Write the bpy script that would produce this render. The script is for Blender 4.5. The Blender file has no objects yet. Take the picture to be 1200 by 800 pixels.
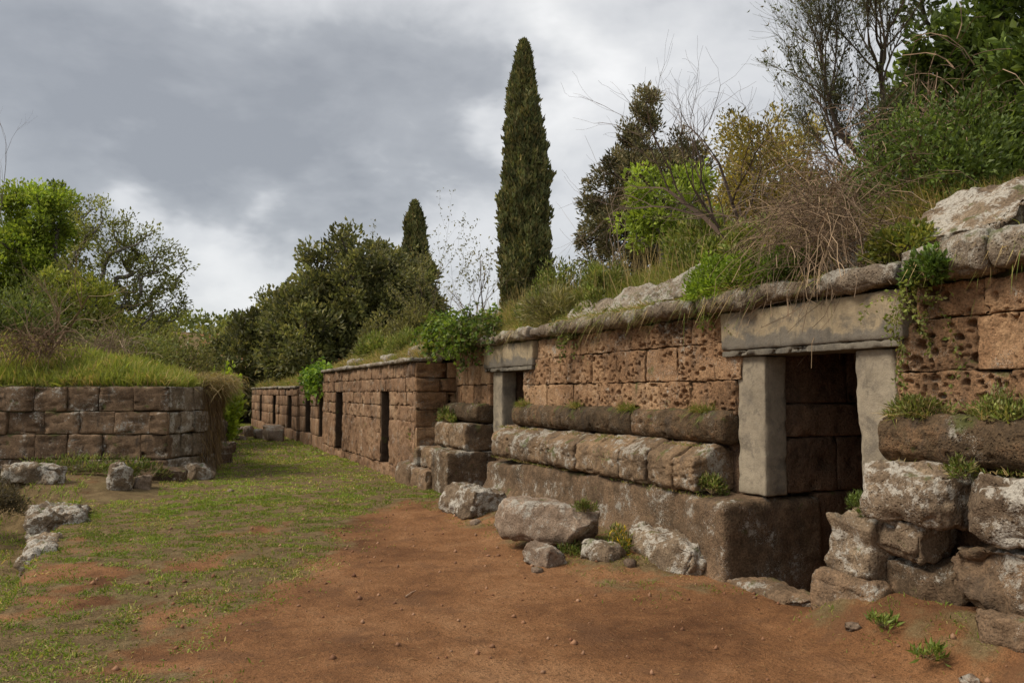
import bpy, math, random
import numpy as np
from mathutils import Vector

R = math.radians
scene = bpy.context.scene
COL = scene.collection

# ---------------------------------------------------------------- camera
EYE = (0.0, 0.0, 1.6)
YAW, PITCH = 0.41404, 0.06422          # the camera looks right of the street, a little up
cam_d = bpy.data.cameras.new('camera')
cam = bpy.data.objects.new('camera', cam_d)
COL.objects.link(cam)
cam.location = EYE
cam.rotation_euler = (math.pi/2 + PITCH, 0, -YAW)
cam_d.sensor_width = 36.0
cam_d.lens = 28.0
cam_d.clip_end = 2000.0
scene.camera = cam

# ---------------------------------------------------------------- node helpers
def node(nt, t, ins=None, **props):
    n = nt.nodes.new(t)
    for k, v in props.items():
        setattr(n, k, v)
    for k, v in (ins or {}).items():
        if isinstance(v, bpy.types.NodeSocket):
            nt.links.new(v, n.inputs[k])
        else:
            n.inputs[k].default_value = v
    return n
def M(nt, op, a, b=0.0, c=0.0, clamp=False):
    n = node(nt, 'ShaderNodeMath', {0: a, 1: b, 2: c}, operation=op)
    n.use_clamp = clamp
    return n.outputs[0]
def VM(nt, op, a, b=(0, 0, 0)):
    n = node(nt, 'ShaderNodeVectorMath', {0: a, 1: b}, operation=op)
    return n.outputs['Value'] if op in ('DOT_PRODUCT', 'LENGTH') else n.outputs[0]
def noise(nt, vec, scale, detail=5.0, rough=0.55, dist=0.0):
    return node(nt, 'ShaderNodeTexNoise', {'Vector': vec, 'Scale': scale, 'Detail': detail, 'Roughness': rough, 'Distortion': dist}).outputs[0]
def ramp(nt, fac, stops, interp='LINEAR'):
    n = node(nt, 'ShaderNodeValToRGB', {0: fac})
    cr = n.color_ramp
    cr.interpolation = interp
    while len(cr.elements) < len(stops):
        cr.elements.new(0.5)
    for e, (p, c) in zip(cr.elements, stops):
        e.position = p
        e.color = (c, c, c, 1) if isinstance(c, (int, float)) else (*c, 1)
    return n.outputs[0]
def mixc(nt, f, a, b, blend='MIX'):
    n = nt.nodes.new('ShaderNodeMix')
    n.data_type = 'RGBA'
    n.blend_type = blend
    for i, v in ((0, f), (6, a), (7, b)):
        if isinstance(v, bpy.types.NodeSocket):
            nt.links.new(v, n.inputs[i])
        elif i == 0:
            n.inputs[0].default_value = v
        else:
            n.inputs[i].default_value = (*v, 1)
    return n.outputs[2]
def sstep(nt, x, a, b):
    n = node(nt, 'ShaderNodeMapRange', {0: x, 1: a, 2: b, 3: 0.0, 4: 1.0}, interpolation_type='SMOOTHSTEP')
    return n.outputs[0]

# ---------------------------------------------------------------- sky and sun
SUN_AZ, SUN_EL = R(282), R(48)         # azimuth clockwise from +y
world = bpy.data.worlds.new('World')
scene.world = world
world.use_nodes = True
wn = world.node_tree
wn.nodes.clear()
sky = node(wn, 'ShaderNodeTexSky', sky_type='NISHITA', sun_disc=False)
sky.sun_elevation = SUN_EL
sky.sun_rotation = SUN_AZ
tc = node(wn, 'ShaderNodeTexCoord').outputs['Generated']
dirn = VM(wn, 'NORMALIZE', tc)
sep = node(wn, 'ShaderNodeSeparateXYZ', {0: dirn})
stretch = VM(wn, 'MULTIPLY', dirn, (1.0, 1.0, 1.9))
n_big = noise(wn, VM(wn, 'ADD', stretch, (3.1, 1.7, 0.4)), 2.1, 6.0, 0.5, 0.25)
n_fine = noise(wn, VM(wn, 'ADD', stretch, (0.3, 7.7, 2.4)), 5.2, 8.0, 0.58, 0.35)
val = M(wn, 'ADD', M(wn, 'MULTIPLY', M(wn, 'SUBTRACT', n_big, 0.5), 0.75), M(wn, 'MULTIPLY', M(wn, 'SUBTRACT', n_fine, 0.5), 0.75))
val = M(wn, 'ADD', val, 0.5)
wcol = node(wn, 'ShaderNodeTexNoise', {'Vector': stretch, 'Scale': 3.4, 'Detail': 5.0, 'Roughness': .55}).outputs[1]
wdir = VM(wn, 'NORMALIZE', VM(wn, 'ADD', dirn, VM(wn, 'MULTIPLY', VM(wn, 'SUBTRACT', wcol, (.5, .5, .5)), (.55, .55, .45))))
def pix_dir(px, py):
    u, v = (px-600)/933.0, -(py-400)/933.0
    fy = math.cos(PITCH)-math.sin(PITCH)*v
    z = math.sin(PITCH)+math.cos(PITCH)*v
    d = Vector((u*math.cos(YAW)+fy*math.sin(YAW), -u*math.sin(YAW)+fy*math.cos(YAW), z))
    return d.normalized()
# big cloud masses: dark bellies and thin bright gaps (px is only used to read a compass direction off the photograph)
for (px, py, amp, rad) in ((560, 130, -.36, 9), (330, 180, -.56, 8.5), (130, 120, -.34, 10), (20, 160, -.15, 8), (250, 20, .1, 10), (700, 40, .5, 6), (690, 130, .26, 5),
                           (460, 225, .42, 5), (280, 305, .62, 6), (600, 250, .14, 6), (880, 90, .12, 9)):
    d = pix_dir(px, py)
    k = 1.0/(1-math.cos(R(rad)))
    e = M(wn, 'EXPONENT', M(wn, 'MULTIPLY', M(wn, 'SUBTRACT', VM(wn, 'DOT_PRODUCT', wdir, tuple(d)), 1.0), k))
    val = M(wn, 'ADD', val, M(wn, 'MULTIPLY', e, amp))
cloud = ramp(wn, val, [(0.0, (1.36, 1.42, 1.52)), (0.28, (1.8, 1.86, 1.95)), (0.55, (2.85, 2.88, 2.93)), (0.85, (3.55, 3.55, 3.53)), (1.0, (4.0, 3.98, 3.94))])
skyc = mixc(wn, 0.94, sky.outputs[0], cloud)
bg = node(wn, 'ShaderNodeBackground', {0: skyc, 1: 0.1})
wo = node(wn, 'ShaderNodeOutputWorld', {0: bg.outputs[0]})

sun_d = bpy.data.lights.new('sun', 'SUN')
sun_d.energy = 1.5
sun_d.angle = R(22)
sun_d.color = (1.0, 0.9, 0.76)
sun = bpy.data.objects.new('sun', sun_d)
COL.objects.link(sun)
sun.location = (0, 0, 40)
sd = Vector((math.sin(SUN_AZ)*math.cos(SUN_EL), math.cos(SUN_AZ)*math.cos(SUN_EL), math.sin(SUN_EL)))
sun.rotation_euler = sd.to_track_quat('Z', 'Y').to_euler()

scene.view_settings.view_transform = 'Standard'
scene.view_settings.look = 'None'
scene.view_settings.exposure = 1.28
scene.view_settings.gamma = 1.0
scene.view_settings.use_curve_mapping = False

# ---------------------------------------------------------------- numpy noise
def _h(ix, iy, iz, s):
    with np.errstate(over='ignore'):
        h = (ix.astype(np.uint32)*np.uint32(374761393) + iy.astype(np.uint32)*np.uint32(668265263)
             + iz.astype(np.uint32)*np.uint32(2246822519) + np.uint32((s*3266489917) & 0xffffffff))
        h = (h ^ (h >> np.uint32(13)))*np.uint32(1274126177)
        h = h ^ (h >> np.uint32(16))
    return h.astype(np.float64)/4294967295.0*2-1
def vnoise(P, seed=0):
    P = np.asarray(P, float)
    I = np.floor(P).astype(np.int64)
    f = P-I
    f = f*f*(3-2*f)
    I = I & 0xffffffff
    out = 0
    for a in (0, 1):
        for b in (0, 1):
            for c in (0, 1):
                w = (f[:, 0] if a else 1-f[:, 0])*(f[:, 1] if b else 1-f[:, 1])*(f[:, 2] if c else 1-f[:, 2])
                out = out+w*_h((I[:, 0]+a) & 0xffffffff, (I[:, 1]+b) & 0xffffffff, (I[:, 2]+c) & 0xffffffff, seed)
    return out
def fbm(P, octv=4, seed=0):
    P = np.asarray(P, float)
    s, a, t = 0, 1.0, 0
    for o in range(octv):
        s = s+a*vnoise(P*(2.03**o)+o*17.3, seed+o)
        t += a
        a *= 0.5
    return s/t
def fbm2(x, y, f, octv=4, seed=0):
    x, y = np.asarray(x, float), np.asarray(y, float)
    sh = x.shape
    return fbm(np.stack([x.ravel()*f, y.ravel()*f, np.full(x.size, 0.37)], 1), octv, seed).reshape(sh)
def ss(a, b, x):
    t = np.clip((np.asarray(x, float)-a)/(b-a), 0, 1)
    return t*t*(3-2*t)

# ---------------------------------------------------------------- mesh helpers
def mesh_np(name, V, faces, mat=None, smooth=True, cols=None, fattr=None):
    V = np.asarray(V, np.float32)
    if not isinstance(faces, (list, tuple)):
        faces = [faces]
    faces = [np.asarray(f, np.int32) for f in faces if len(f)]
    me = bpy.data.meshes.new(name)
    me.vertices.add(len(V))
    me.vertices.foreach_set('co', V.ravel())
    tot = np.concatenate([np.full(len(f), f.shape[1], np.int32) for f in faces])
    li = np.concatenate([f.ravel() for f in faces])
    me.loops.add(len(li))
    me.loops.foreach_set('vertex_index', li)
    me.polygons.add(len(tot))
    st = np.concatenate([[0], np.cumsum(tot)[:-1]]).astype(np.int32)
    me.polygons.foreach_set('loop_start', st)
    me.polygons.foreach_set('loop_total', tot)
    me.polygons.foreach_set('use_smooth', np.full(len(tot), smooth, bool))
    me.update(calc_edges=True)
    if cols is not None:
        a = me.attributes.new('col', 'FLOAT_COLOR', 'POINT')
        c = np.ones((len(V), 4), np.float32)
        c[:, :3] = cols
        a.data.foreach_set('color', c.ravel())
    for k, v in (fattr or {}).items():
        a = me.attributes.new(k, 'FLOAT', 'POINT')
        a.data.foreach_set('value', np.asarray(v, np.float32))
    if mat:
        me.materials.append(mat)
    return me
def link(name, me, parent=None, loc=(0, 0, 0), rot=(0, 0, 0)):
    o = bpy.data.objects.new(name, me)
    COL.objects.link(o)
    o.location = loc
    o.rotation_euler = rot
    if parent:
        o.parent = parent
    return o
def tag(o, label=None, cat=None, group=None, kind=None):
    for k, v in (('label', label), ('category', cat), ('group', group), ('kind', kind)):
        if v:
            o[k] = v
    return o
def thing(name, label, cat, loc=(0, 0, 0), rz=0.0, group=None):
    o = link(name, None, None, loc, (0, 0, rz))
    return tag(o, label, cat, group)

def axis_pts(h, r, res):
    r = min(r, h*0.8)
    n = max(1, int(round(2*(h-r)/res)))
    m = 1 if r < 0.03 or res > 0.09 else max(1, int(round(r/res*1.2)))
    e = np.linspace(0, 1, m+1)[:-1]
    e = (1-np.cos(e*math.pi/2)) if m > 1 else e
    inner = np.linspace(-(h-r), h-r, n+1)
    return np.concatenate([-h+r*e, inner, (h-r*e)[::-1]])
_FC = {}
def lattice(nx, ny, nz):
    if (nx, ny, nz) in _FC:
        return _FC[(nx, ny, nz)]
    m = np.zeros((nx, ny, nz), bool)
    m[0] = m[-1] = True
    m[:, 0] = m[:, -1] = True
    m[:, :, 0] = m[:, :, -1] = True
    ids = np.full(m.shape, -1, np.int32)
    ids[m] = np.arange(m.sum())
    Q = []
    def face(a, flip):
        q = np.stack([a[:-1, :-1], a[1:, :-1], a[1:, 1:], a[:-1, 1:]], -1).reshape(-1, 4)
        Q.append(q[:, ::-1] if flip else q)
    face(ids[0], True); face(ids[-1], False)
    face(ids[:, 0], False); face(ids[:, -1], True)
    face(ids[:, :, 0], True); face(ids[:, :, -1], False)
    _FC[(nx, ny, nz)] = (m, np.concatenate(Q))
    return _FC[(nx, ny, nz)]
def rock_mesh(name, size, mat, r=0.03, res=0.05, resx=None, amp=0.012, freq=3.0, pits=0, pit_r=(.008, .028), pit_d=1.0, seed=0, deform=None, fine=0.25, jag=0.0, axis='x', facing=-1, cuts=0, chip=0.0, ry=None):
    """weathered box of stone: rounded edges, uneven faces, and holes (pits per square metre) sunk into one face."""
    rng = np.random.default_rng(seed)
    hx, hy, hz = [s/2 for s in size]
    X_, Y_, Z_ = axis_pts(hx, r, resx or res), axis_pts(hy, ry or r, res), axis_pts(hz, r, res)
    m, Q = lattice(len(X_), len(Y_), len(Z_))
    gx, gy, gz_ = np.meshgrid(X_, Y_, Z_, indexing='ij')
    P = np.stack([gx[m], gy[m], gz_[m]], 1)
    h = np.array([hx, hy, hz])
    rr = np.minimum(np.array([r, ry or r, r]), h*0.8)
    q = np.clip(P, -(h-rr), h-rr)
    d = (P-q)/rr
    L = np.linalg.norm(d, axis=1, keepdims=True)
    n = d/np.maximum(L, 1e-6)
    P = q+n*rr
    off = rng.uniform(-50, 50, 3)
    dis = amp*fbm(P*freq+off, 4, seed)+amp*fine*fbm(P*freq*6+off, 3, seed+9)
    if chip:
        e = np.sort(h-np.abs(P), axis=1)[:, 1]
        dis = dis-chip*np.exp(-np.maximum(e, 0)/.035)*np.clip(fbm(P*9+off, 3, seed+21)+.12, 0, 1)*2.2
    if jag:
        c = fbm(P*freq*0.8+off+7, 2, seed+3)
        dis = dis-jag*ss(0.05, 0.35, c)
    if pits:
        if axis == 'x':
            u, v, nn, a, b = P[:, 1], P[:, 2], n[:, 0]*facing, hy, hz
        else:
            u, v, nn, a, b = P[:, 0], P[:, 2], n[:, 1]*facing, hx, hz
        f = np.where(nn > 0.6)[0]
        k = int(pits*4*a*b)
        cu, cv = rng.uniform(-a, a, k), rng.uniform(-b, b, k)
        dens = fbm(np.stack([cu*2.2, cv*2.2, np.zeros(k)], 1)+off, 2, seed+5)
        keep = dens+rng.uniform(-.35, .35, k) > -0.18
        cu, cv = cu[keep], cv[keep]
        k = len(cu)
        if k:
            pr = pit_r[0]+(pit_r[1]-pit_r[0])*rng.uniform(0, 1, k)**4.5
            asp = rng.uniform(.65, 1.5, k)
            D2 = ((u[f, None]-cu)/asp)**2+((v[f, None]-cv)*asp)**2
            t = np.sqrt(D2)/pr
            hole = (1-ss(0.7, 1.1, t))*pr*rng.uniform(.9, 2.0, k)*pit_d
            dis[f] -= hole.max(1)
    for _ in range(cuts):                      # broken-off corners and flat breaks
        v = rng.normal(size=3)
        v /= np.linalg.norm(v)
        sup = np.abs(v*h).sum()
        lim = sup*rng.uniform(.66, .86)
        P = P-v*np.maximum(0, P@v-lim)[:, None]*.92
    P = P+n*dis[:, None]
    if deform:
        P = deform(P)
    if name == 'stone_block' and res < .06:      # the face buried in the masonry core needs no detail: left open
        bk = (n[:, 0] > .99) if axis == 'x' else (n[:, 1]*facing < -.99)
        Q = Q[~bk[Q].all(1)]
    return mesh_np(name, P, Q, mat)
def block(parent, lo, hi, mat, name='stone_block', base=(0, 0, 0), rot=None, rng=random, **kw):
    lo, hi = np.array(lo, float), np.array(hi, float)
    me = rock_mesh(name, hi-lo, mat, **kw)
    o = link(name, me, parent, tuple((lo+hi)/2-np.array(base)))
    if rot:
        o.rotation_euler = rot
    return o

def frusta(P0, P1, r0, r1, k=5):
    P0, P1 = np.asarray(P0, float), np.asarray(P1, float)
    r0, r1 = np.asarray(r0, float), np.asarray(r1, float)
    d = P1-P0
    d = d/np.maximum(np.linalg.norm(d, axis=1, keepdims=True), 1e-9)
    ref = np.where(np.abs(d[:, 2:3]) < 0.9, [[0, 0, 1.0]], [[1.0, 0, 0]])
    a = np.cross(d, ref); a /= np.linalg.norm(a, axis=1, keepdims=True)
    b = np.cross(d, a)
    th = np.arange(k)*2*math.pi/k
    ring = a[:, None, :]*np.cos(th)[None, :, None]+b[:, None, :]*np.sin(th)[None, :, None]
    V = np.concatenate([P0[:, None]+ring*r0[:, None, None], P1[:, None]+ring*r1[:, None, None]], 1)
    n = len(P0)
    base = (np.arange(n)*2*k)[:, None]
    i = np.arange(k)
    j = (i+1) % k
    F = np.stack([base+i, base+k+i, base+k+j, base+j], -1).reshape(-1, 4)
    return V.reshape(-1, 3), F
def blades(P, D, Ln, W, rng, segs=2, droop=0.35, cols=None, tipcol=None):
    """grass blades / strands: tapering ribbons that start at P along D and bend under their weight"""
    n = len(P)
    D = D/np.linalg.norm(D, axis=1, keepdims=True)
    side = np.stack([rng.normal(size=n), rng.normal(size=n), 0.15*rng.normal(size=n)], 1)
    side -= D*(side*D).sum(1, keepdims=True)
    side /= np.maximum(np.linalg.norm(side, axis=1, keepdims=True), 1e-6)
    dr = droop if np.ndim(droop) else np.full(n, droop)
    V = np.zeros((n, 2*segs+1, 3))
    for s in range(segs+1):
        t = s/segs
        c = P+D*(Ln*t)[:, None]
        c = c+np.array([0, 0, -1.0])*(dr*Ln*t*t)[:, None]
        if s < segs:
            w = (W*(1-0.55*t))[:, None]
            V[:, 2*s] = c-side*w/2
            V[:, 2*s+1] = c+side*w/2
        else:
            V[:, 2*segs] = c
    base = (np.arange(n)*(2*segs+1))[:, None]
    Q = np.concatenate([base+np.array([[2*s, 2*s+1, 2*s+3, 2*s+2]]) for s in range(segs-1)], 0) if segs > 1 else np.zeros((0, 4), int)
    T = base+np.array([[2*segs-2, 2*segs-1, 2*segs]])
    C = None
    if cols is not None:
        tc_ = cols if tipcol is None else tipcol
        w = np.linspace(0, 1, 2*segs+1)[None, :, None]
        C = (cols[:, None, :]*(1-w)+tc_[:, None, :]*w).reshape(-1, 3)
    return V.reshape(-1, 3), [Q, T], C
def leaf_mesh_data(P, D, size, rng, cols, width=0.5, fold=0.18):
    n = len(P)
    D = D/np.maximum(np.linalg.norm(D, axis=1, keepdims=True), 1e-6)
    s = rng.normal(size=(n, 3))
    s -= D*(s*D).sum(1, keepdims=True)
    s /= np.maximum(np.linalg.norm(s, axis=1, keepdims=True), 1e-6)
    up = np.cross(D, s)
    L = size[:, None]
    V = np.stack([P, P+D*L*0.45+s*L*width/2+up*L*fold, P+D*L, P+D*L*0.45-s*L*width/2+up*L*fold], 1)
    F = (np.arange(n)*4)[:, None]+np.array([[0, 1, 2, 3]])
    return V.reshape(-1, 3), F, np.repeat(cols, 4, 0)
class Acc:
    """collects pieces that belong to ONE mesh"""
    def __init__(s):
        s.V, s.F, s.C, s.n = [], {3: [], 4: []}, [], 0
    def add(s, V, F, C=None):
        V = np.asarray(V)
        for f in (F if isinstance(F, list) else [F]):
            if len(f):
                s.F[f.shape[1]].append(f+s.n)
        s.V.append(V)
        if C is not None:
            C = np.asarray(C, float)
            s.C.append(C if C.ndim == 2 else np.tile(C, (len(V), 1)))
        s.n += len(V)
    def mesh(s, name, mat, smooth=False):
        return mesh_np(name, np.concatenate(s.V), [np.concatenate(f) for f in s.F.values() if f], mat, smooth, np.concatenate(s.C) if s.C else None)
def varcol(rng, n, pal, jit=0.18):
    """n colours drawn between the palette's entries, each a little lighter or darker"""
    pal = np.array(pal, float)
    i = rng.integers(0, len(pal), n)
    j = rng.integers(0, len(pal), n)
    w = rng.uniform(0, 1, (n, 1))
    c = pal[i]*w+pal[j]*(1-w)
    return c*np.clip(rng.normal(1, jit, (n, 1)), 0.4, 1.8)

# ---------------------------------------------------------------- materials
def new_mat(name):
    m = bpy.data.materials.new(name)
    m.use_nodes = True
    nt = m.node_tree
    nt.nodes.clear()
    out = node(nt, 'ShaderNodeOutputMaterial')
    b = node(nt, 'ShaderNodeBsdfPrincipled')
    nt.links.new(b.outputs[0], out.inputs[0])
    return m, nt, b, out
def tuff(name, dark, mid, light, lichen=0.0, moss=0.0, stain=0.4, bump=0.6, holes=1.0, lich_col=(.36, .335, .285), topbias=0.25, speck=.7):
    m, nt, b, out = new_mat(name)
    geo = node(nt, 'ShaderNodeNewGeometry')
    pos, nrm = geo.outputs['Position'], geo.outputs['Normal']
    rnd = node(nt, 'ShaderNodeObjectInfo').outputs['Random']
    up = node(nt, 'ShaderNodeSeparateXYZ', {0: nrm}).outputs[2]
    n1 = noise(nt, pos, 1.7, 4, .62, .3)
    n2 = noise(nt, pos, 13, 5, .65)
    n3 = noise(nt, pos, 55, 3, .6)
    f = M(nt, 'ADD', M(nt, 'MULTIPLY', n1, .6), M(nt, 'MULTIPLY', n2, .4))
    f = M(nt, 'ADD', f, M(nt, 'MULTIPLY', M(nt, 'SUBTRACT', rnd, .5), .16))
    c = ramp(nt, f, [(.33, dark), (.5, mid), (.68, light)])
    c = mixc(nt, .8, c, ramp(nt, n3, [(.3, .4), (.68, 1.12)]), 'MULTIPLY')
    # grey-black weathering crust, in drips
    sp = VM(nt, 'MULTIPLY', pos, (2.4, 2.4, .8))
    st = sstep(nt, noise(nt, sp, 1.6, 6, .7, .4), .52, .68)
    c = mixc(nt, M(nt, 'MULTIPLY', st, stain), c, (.055, .046, .038))
    vs = node(nt, 'ShaderNodeTexVoronoi', {'Vector': VM(nt, 'ADD', pos, (0, 0, 3)), 'Scale': 62.0})
    pore = M(nt, 'MULTIPLY', M(nt, 'SUBTRACT', 1.0, sstep(nt, vs.outputs['Distance'], .16, .34)), sstep(nt, noise(nt, pos, 4.3, 3, .6), .36, .56))
    c = mixc(nt, M(nt, 'MULTIPLY', pore, speck), c, (.035, .026, .019))
    if lichen:
        ln = noise(nt, VM(nt, 'ADD', pos, (4, 9, 2)), 3.2, 3, .6)
        lf = noise(nt, VM(nt, 'ADD', pos, (14, 3, 7)), 17, 5, .68, .4)
        lv = M(nt, 'ADD', M(nt, 'MULTIPLY', ln, .55), M(nt, 'MULTIPLY', lf, .45))
        lv = M(nt, 'ADD', lv, M(nt, 'MULTIPLY', up, topbias*.12))
        th = .63-.14*lichen
        lm = M(nt, 'MULTIPLY', sstep(nt, lv, th, th+.06), sstep(nt, n3, .25, .55))
        lc = mixc(nt, noise(nt, pos, 40, 4, .6), tuple(x*.6 for x in lich_col), tuple(x*1.25 for x in lich_col))
        sv = node(nt, 'ShaderNodeTexVoronoi', {'Vector': VM(nt, 'ADD', pos, node(nt, 'ShaderNodeTexNoise', {'Vector': pos, 'Scale': 30.0}).outputs[1]), 'Scale': 15.0})
        sr = node(nt, 'ShaderNodeSeparateXYZ', {0: sv.outputs['Color']}).outputs[0]
        spots = M(nt, 'MULTIPLY', sstep(nt, M(nt, 'SUBTRACT', M(nt, 'MULTIPLY', sr, .42), sv.outputs['Distance']), .0, .05), sstep(nt, ln, .56-.12*lichen, .62-.1*lichen))
        c = mixc(nt, M(nt, 'MULTIPLY', lm, .85), c, lc)
        c = mixc(nt, M(nt, 'MULTIPLY', spots, .9), c, tuple(x*1.25 for x in lich_col))
    if moss:
        mn = noise(nt, VM(nt, 'ADD', pos, (1, 5, 11)), 4.5, 7, .65)
        mv = M(nt, 'ADD', mn, M(nt, 'MULTIPLY', up, .07))
        mm = sstep(nt, mv, .66-.14*moss, .74-.14*moss)
        c = mixc(nt, M(nt, 'MULTIPLY', mm, .75), c, (.075, .085, .025))
    nt.links.new(c, b.inputs['Base Color'])
    b.inputs['Roughness'].default_value = .93
    b.inputs['Specular IOR Level'].default_value = .15
    # fine relief: grain and small holes
    v = node(nt, 'ShaderNodeTexVoronoi', {'Vector': pos, 'Scale': 34.0, 'Randomness': 1.0})
    pit = M(nt, 'MULTIPLY', sstep(nt, v.outputs['Distance'], .08, .34), sstep(nt, noise(nt, pos, 5, 2, .5), .35, .55))
    hgt = M(nt, 'ADD', M(nt, 'MULTIPLY', n2, 1.1), M(nt, 'MULTIPLY', n3, .55))
    hgt = M(nt, 'ADD', hgt, M(nt, 'MULTIPLY', pit, .55*holes))
    bp = node(nt, 'ShaderNodeBump', {'Strength': bump, 'Distance': .022, 'Height': hgt})
    nt.links.new(bp.outputs[0], b.inputs['Normal'])
    return m
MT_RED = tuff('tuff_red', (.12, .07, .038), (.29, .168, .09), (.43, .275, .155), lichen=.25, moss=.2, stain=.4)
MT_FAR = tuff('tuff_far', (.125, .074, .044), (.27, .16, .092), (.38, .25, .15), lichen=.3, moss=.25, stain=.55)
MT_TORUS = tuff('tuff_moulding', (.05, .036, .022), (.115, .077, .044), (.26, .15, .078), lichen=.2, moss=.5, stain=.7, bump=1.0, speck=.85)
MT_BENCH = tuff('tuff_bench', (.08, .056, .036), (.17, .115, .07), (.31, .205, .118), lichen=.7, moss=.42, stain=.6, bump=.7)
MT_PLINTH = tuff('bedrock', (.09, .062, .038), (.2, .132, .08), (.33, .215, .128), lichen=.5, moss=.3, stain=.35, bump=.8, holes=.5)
MT_LICHEN = tuff('lichen_rock', (.10, .07, .046), (.2, .145, .095), (.31, .23, .15), lich_col=(.45, .42, .36), lichen=.9, moss=.25, stain=.5, bump=.9, topbias=.35)
MT_BOULDER = tuff('pale_boulder', (.13, .09, .062), (.235, .17, .12), (.34, .255, .185), lichen=.62, moss=.12, stain=.35, bump=.7, holes=.4)
MT_CAP = tuff('cornice_stone', (.12, .092, .066), (.24, .19, .138), (.36, .295, .22), lichen=.85, moss=.4, stain=.6, bump=1.0, topbias=.5)
MT_LEFT = tuff('tuff_grey', (.07, .046, .03), (.165, .108, .066), (.3, .2, .122), lichen=.6, moss=.45, stain=.8)
MT_SHADE = tuff('shade_dark_tuff', (.03, .021, .015), (.06, .041, .028), (.1, .068, .045), lichen=0, moss=.4, stain=.5)  # tuff with doorway shade put into its colour, plus some moss and stain
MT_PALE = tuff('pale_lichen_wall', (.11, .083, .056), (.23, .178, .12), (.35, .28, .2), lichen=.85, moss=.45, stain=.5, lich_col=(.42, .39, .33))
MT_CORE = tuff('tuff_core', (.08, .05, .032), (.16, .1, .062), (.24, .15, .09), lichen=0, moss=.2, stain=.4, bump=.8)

def plaster(name, a, b_, patch, band=None):
    m, nt, b, out = new_mat(name)
    pos = node(nt, 'ShaderNodeNewGeometry').outputs['Position']
    n1 = noise(nt, pos, 1.9, 8, .65, .3)
    n2 = noise(nt, pos, 16, 8, .65)
    c = ramp(nt, M(nt, 'ADD', M(nt, 'MULTIPLY', n1, .7), M(nt, 'MULTIPLY', n2, .3)), [(.36, a), (.62, b_)])
    st = sstep(nt, noise(nt, VM(nt, 'ADD', pos, (3, 3, 8)), 2.6, 9, .7, .5), .5, .66)
    c = mixc(nt, M(nt, 'MULTIPLY', st, .75), c, patch)
    s2 = sstep(nt, noise(nt, VM(nt, 'ADD', pos, (9, 1, 4)), 7.5, 7, .7, .3), .52, .64)
    c = mixc(nt, M(nt, 'MULTIPLY', s2, .55), c, tuple(x*.8 for x in patch))
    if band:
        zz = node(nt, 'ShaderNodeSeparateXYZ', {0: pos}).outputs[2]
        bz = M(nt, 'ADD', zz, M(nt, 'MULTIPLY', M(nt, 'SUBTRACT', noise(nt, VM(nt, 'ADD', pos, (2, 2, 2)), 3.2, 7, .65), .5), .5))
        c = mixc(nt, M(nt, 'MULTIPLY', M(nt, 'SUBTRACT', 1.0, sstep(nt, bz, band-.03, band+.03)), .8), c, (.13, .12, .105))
    dr = sstep(nt, noise(nt, VM(nt, 'MULTIPLY', pos, (9, 9, 1.1)), 1.3, 6, .6), .56, .75)
    c = mixc(nt, M(nt, 'MULTIPLY', dr, .5), c, tuple(x*.45 for x in patch))
    nt.links.new(c, b.inputs['Base Color'])
    b.inputs['Roughness'].default_value = .88
    b.inputs['Specular IOR Level'].default_value = .2
    h = M(nt, 'ADD', n2, M(nt, 'MULTIPLY', noise(nt, pos, 90, 3, .6), .35))
    bp = node(nt, 'ShaderNodeBump', {'Strength': .6, 'Distance': .02, 'Height': h})
    nt.links.new(bp.outputs[0], b.inputs['Normal'])
    return m
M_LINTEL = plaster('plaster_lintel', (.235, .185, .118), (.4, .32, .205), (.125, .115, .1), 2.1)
M_BAND = plaster('plaster_grey', (.11, .098, .08), (.2, .175, .135), (.08, .074, .065))
M_JAMB = plaster('plaster_jamb', (.2, .168, .122), (.33, .28, .205), (.14, .12, .096))

def foliage(name, trans=.3, rough=.55, TINT=(1.22, 1.04, .95)):
    m, nt, b, out = new_mat(name)
    at = node(nt, 'ShaderNodeAttribute', attribute_name='col')
    lc = mixc(nt, 1.0, at.outputs[0], TINT, 'MULTIPLY')
    nt.links.new(lc, b.inputs['Base Color'])
    b.inputs['Roughness'].default_value = rough
    b.inputs['Specular IOR Level'].default_value = .25
    if trans:
        tr = node(nt, 'ShaderNodeBsdfTranslucent', {0: mixc(nt, 1.0, lc, (1.25, 1.25, .7), 'MULTIPLY')})
        mx = node(nt, 'ShaderNodeMixShader', {0: trans, 1: b.outputs[0], 2: tr.outputs[0]})
        nt.links.new(mx.outputs[0], out.inputs[0])
    return m
M_LEAF = foliage('leaves', .36, .5, (1.62, 1.5, 1.25))
M_GRASS = foliage('grass_blades', .34, .6, (1.38, 1.28, 1.05))
M_NEEDLE = foliage('needles', .15, .6, (2.15, 1.95, 1.6))
M_TWIG = foliage('twigs', 0, .85)
def bark(name, a, b_):
    m, nt, b, out = new_mat(name)
    pos = node(nt, 'ShaderNodeNewGeometry').outputs['Position']
    n1 = noise(nt, VM(nt, 'MULTIPLY', pos, (1, 1, .3)), 22, 7, .65)
    nt.links.new(ramp(nt, n1, [(.35, a), (.65, b_)]), b.inputs['Base Color'])
    b.inputs['Roughness'].default_value = .9
    bp = node(nt, 'ShaderNodeBump', {'Strength': .6, 'Distance': .02, 'Height': n1})
    nt.links.new(bp.outputs[0], b.inputs['Normal'])
    return m
M_BARK = bark('bark', (.05, .04, .032), (.15, .125, .1))
M_BARKG = bark('bark_grey', (.10, .088, .075), (.24, .21, .18))

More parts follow.
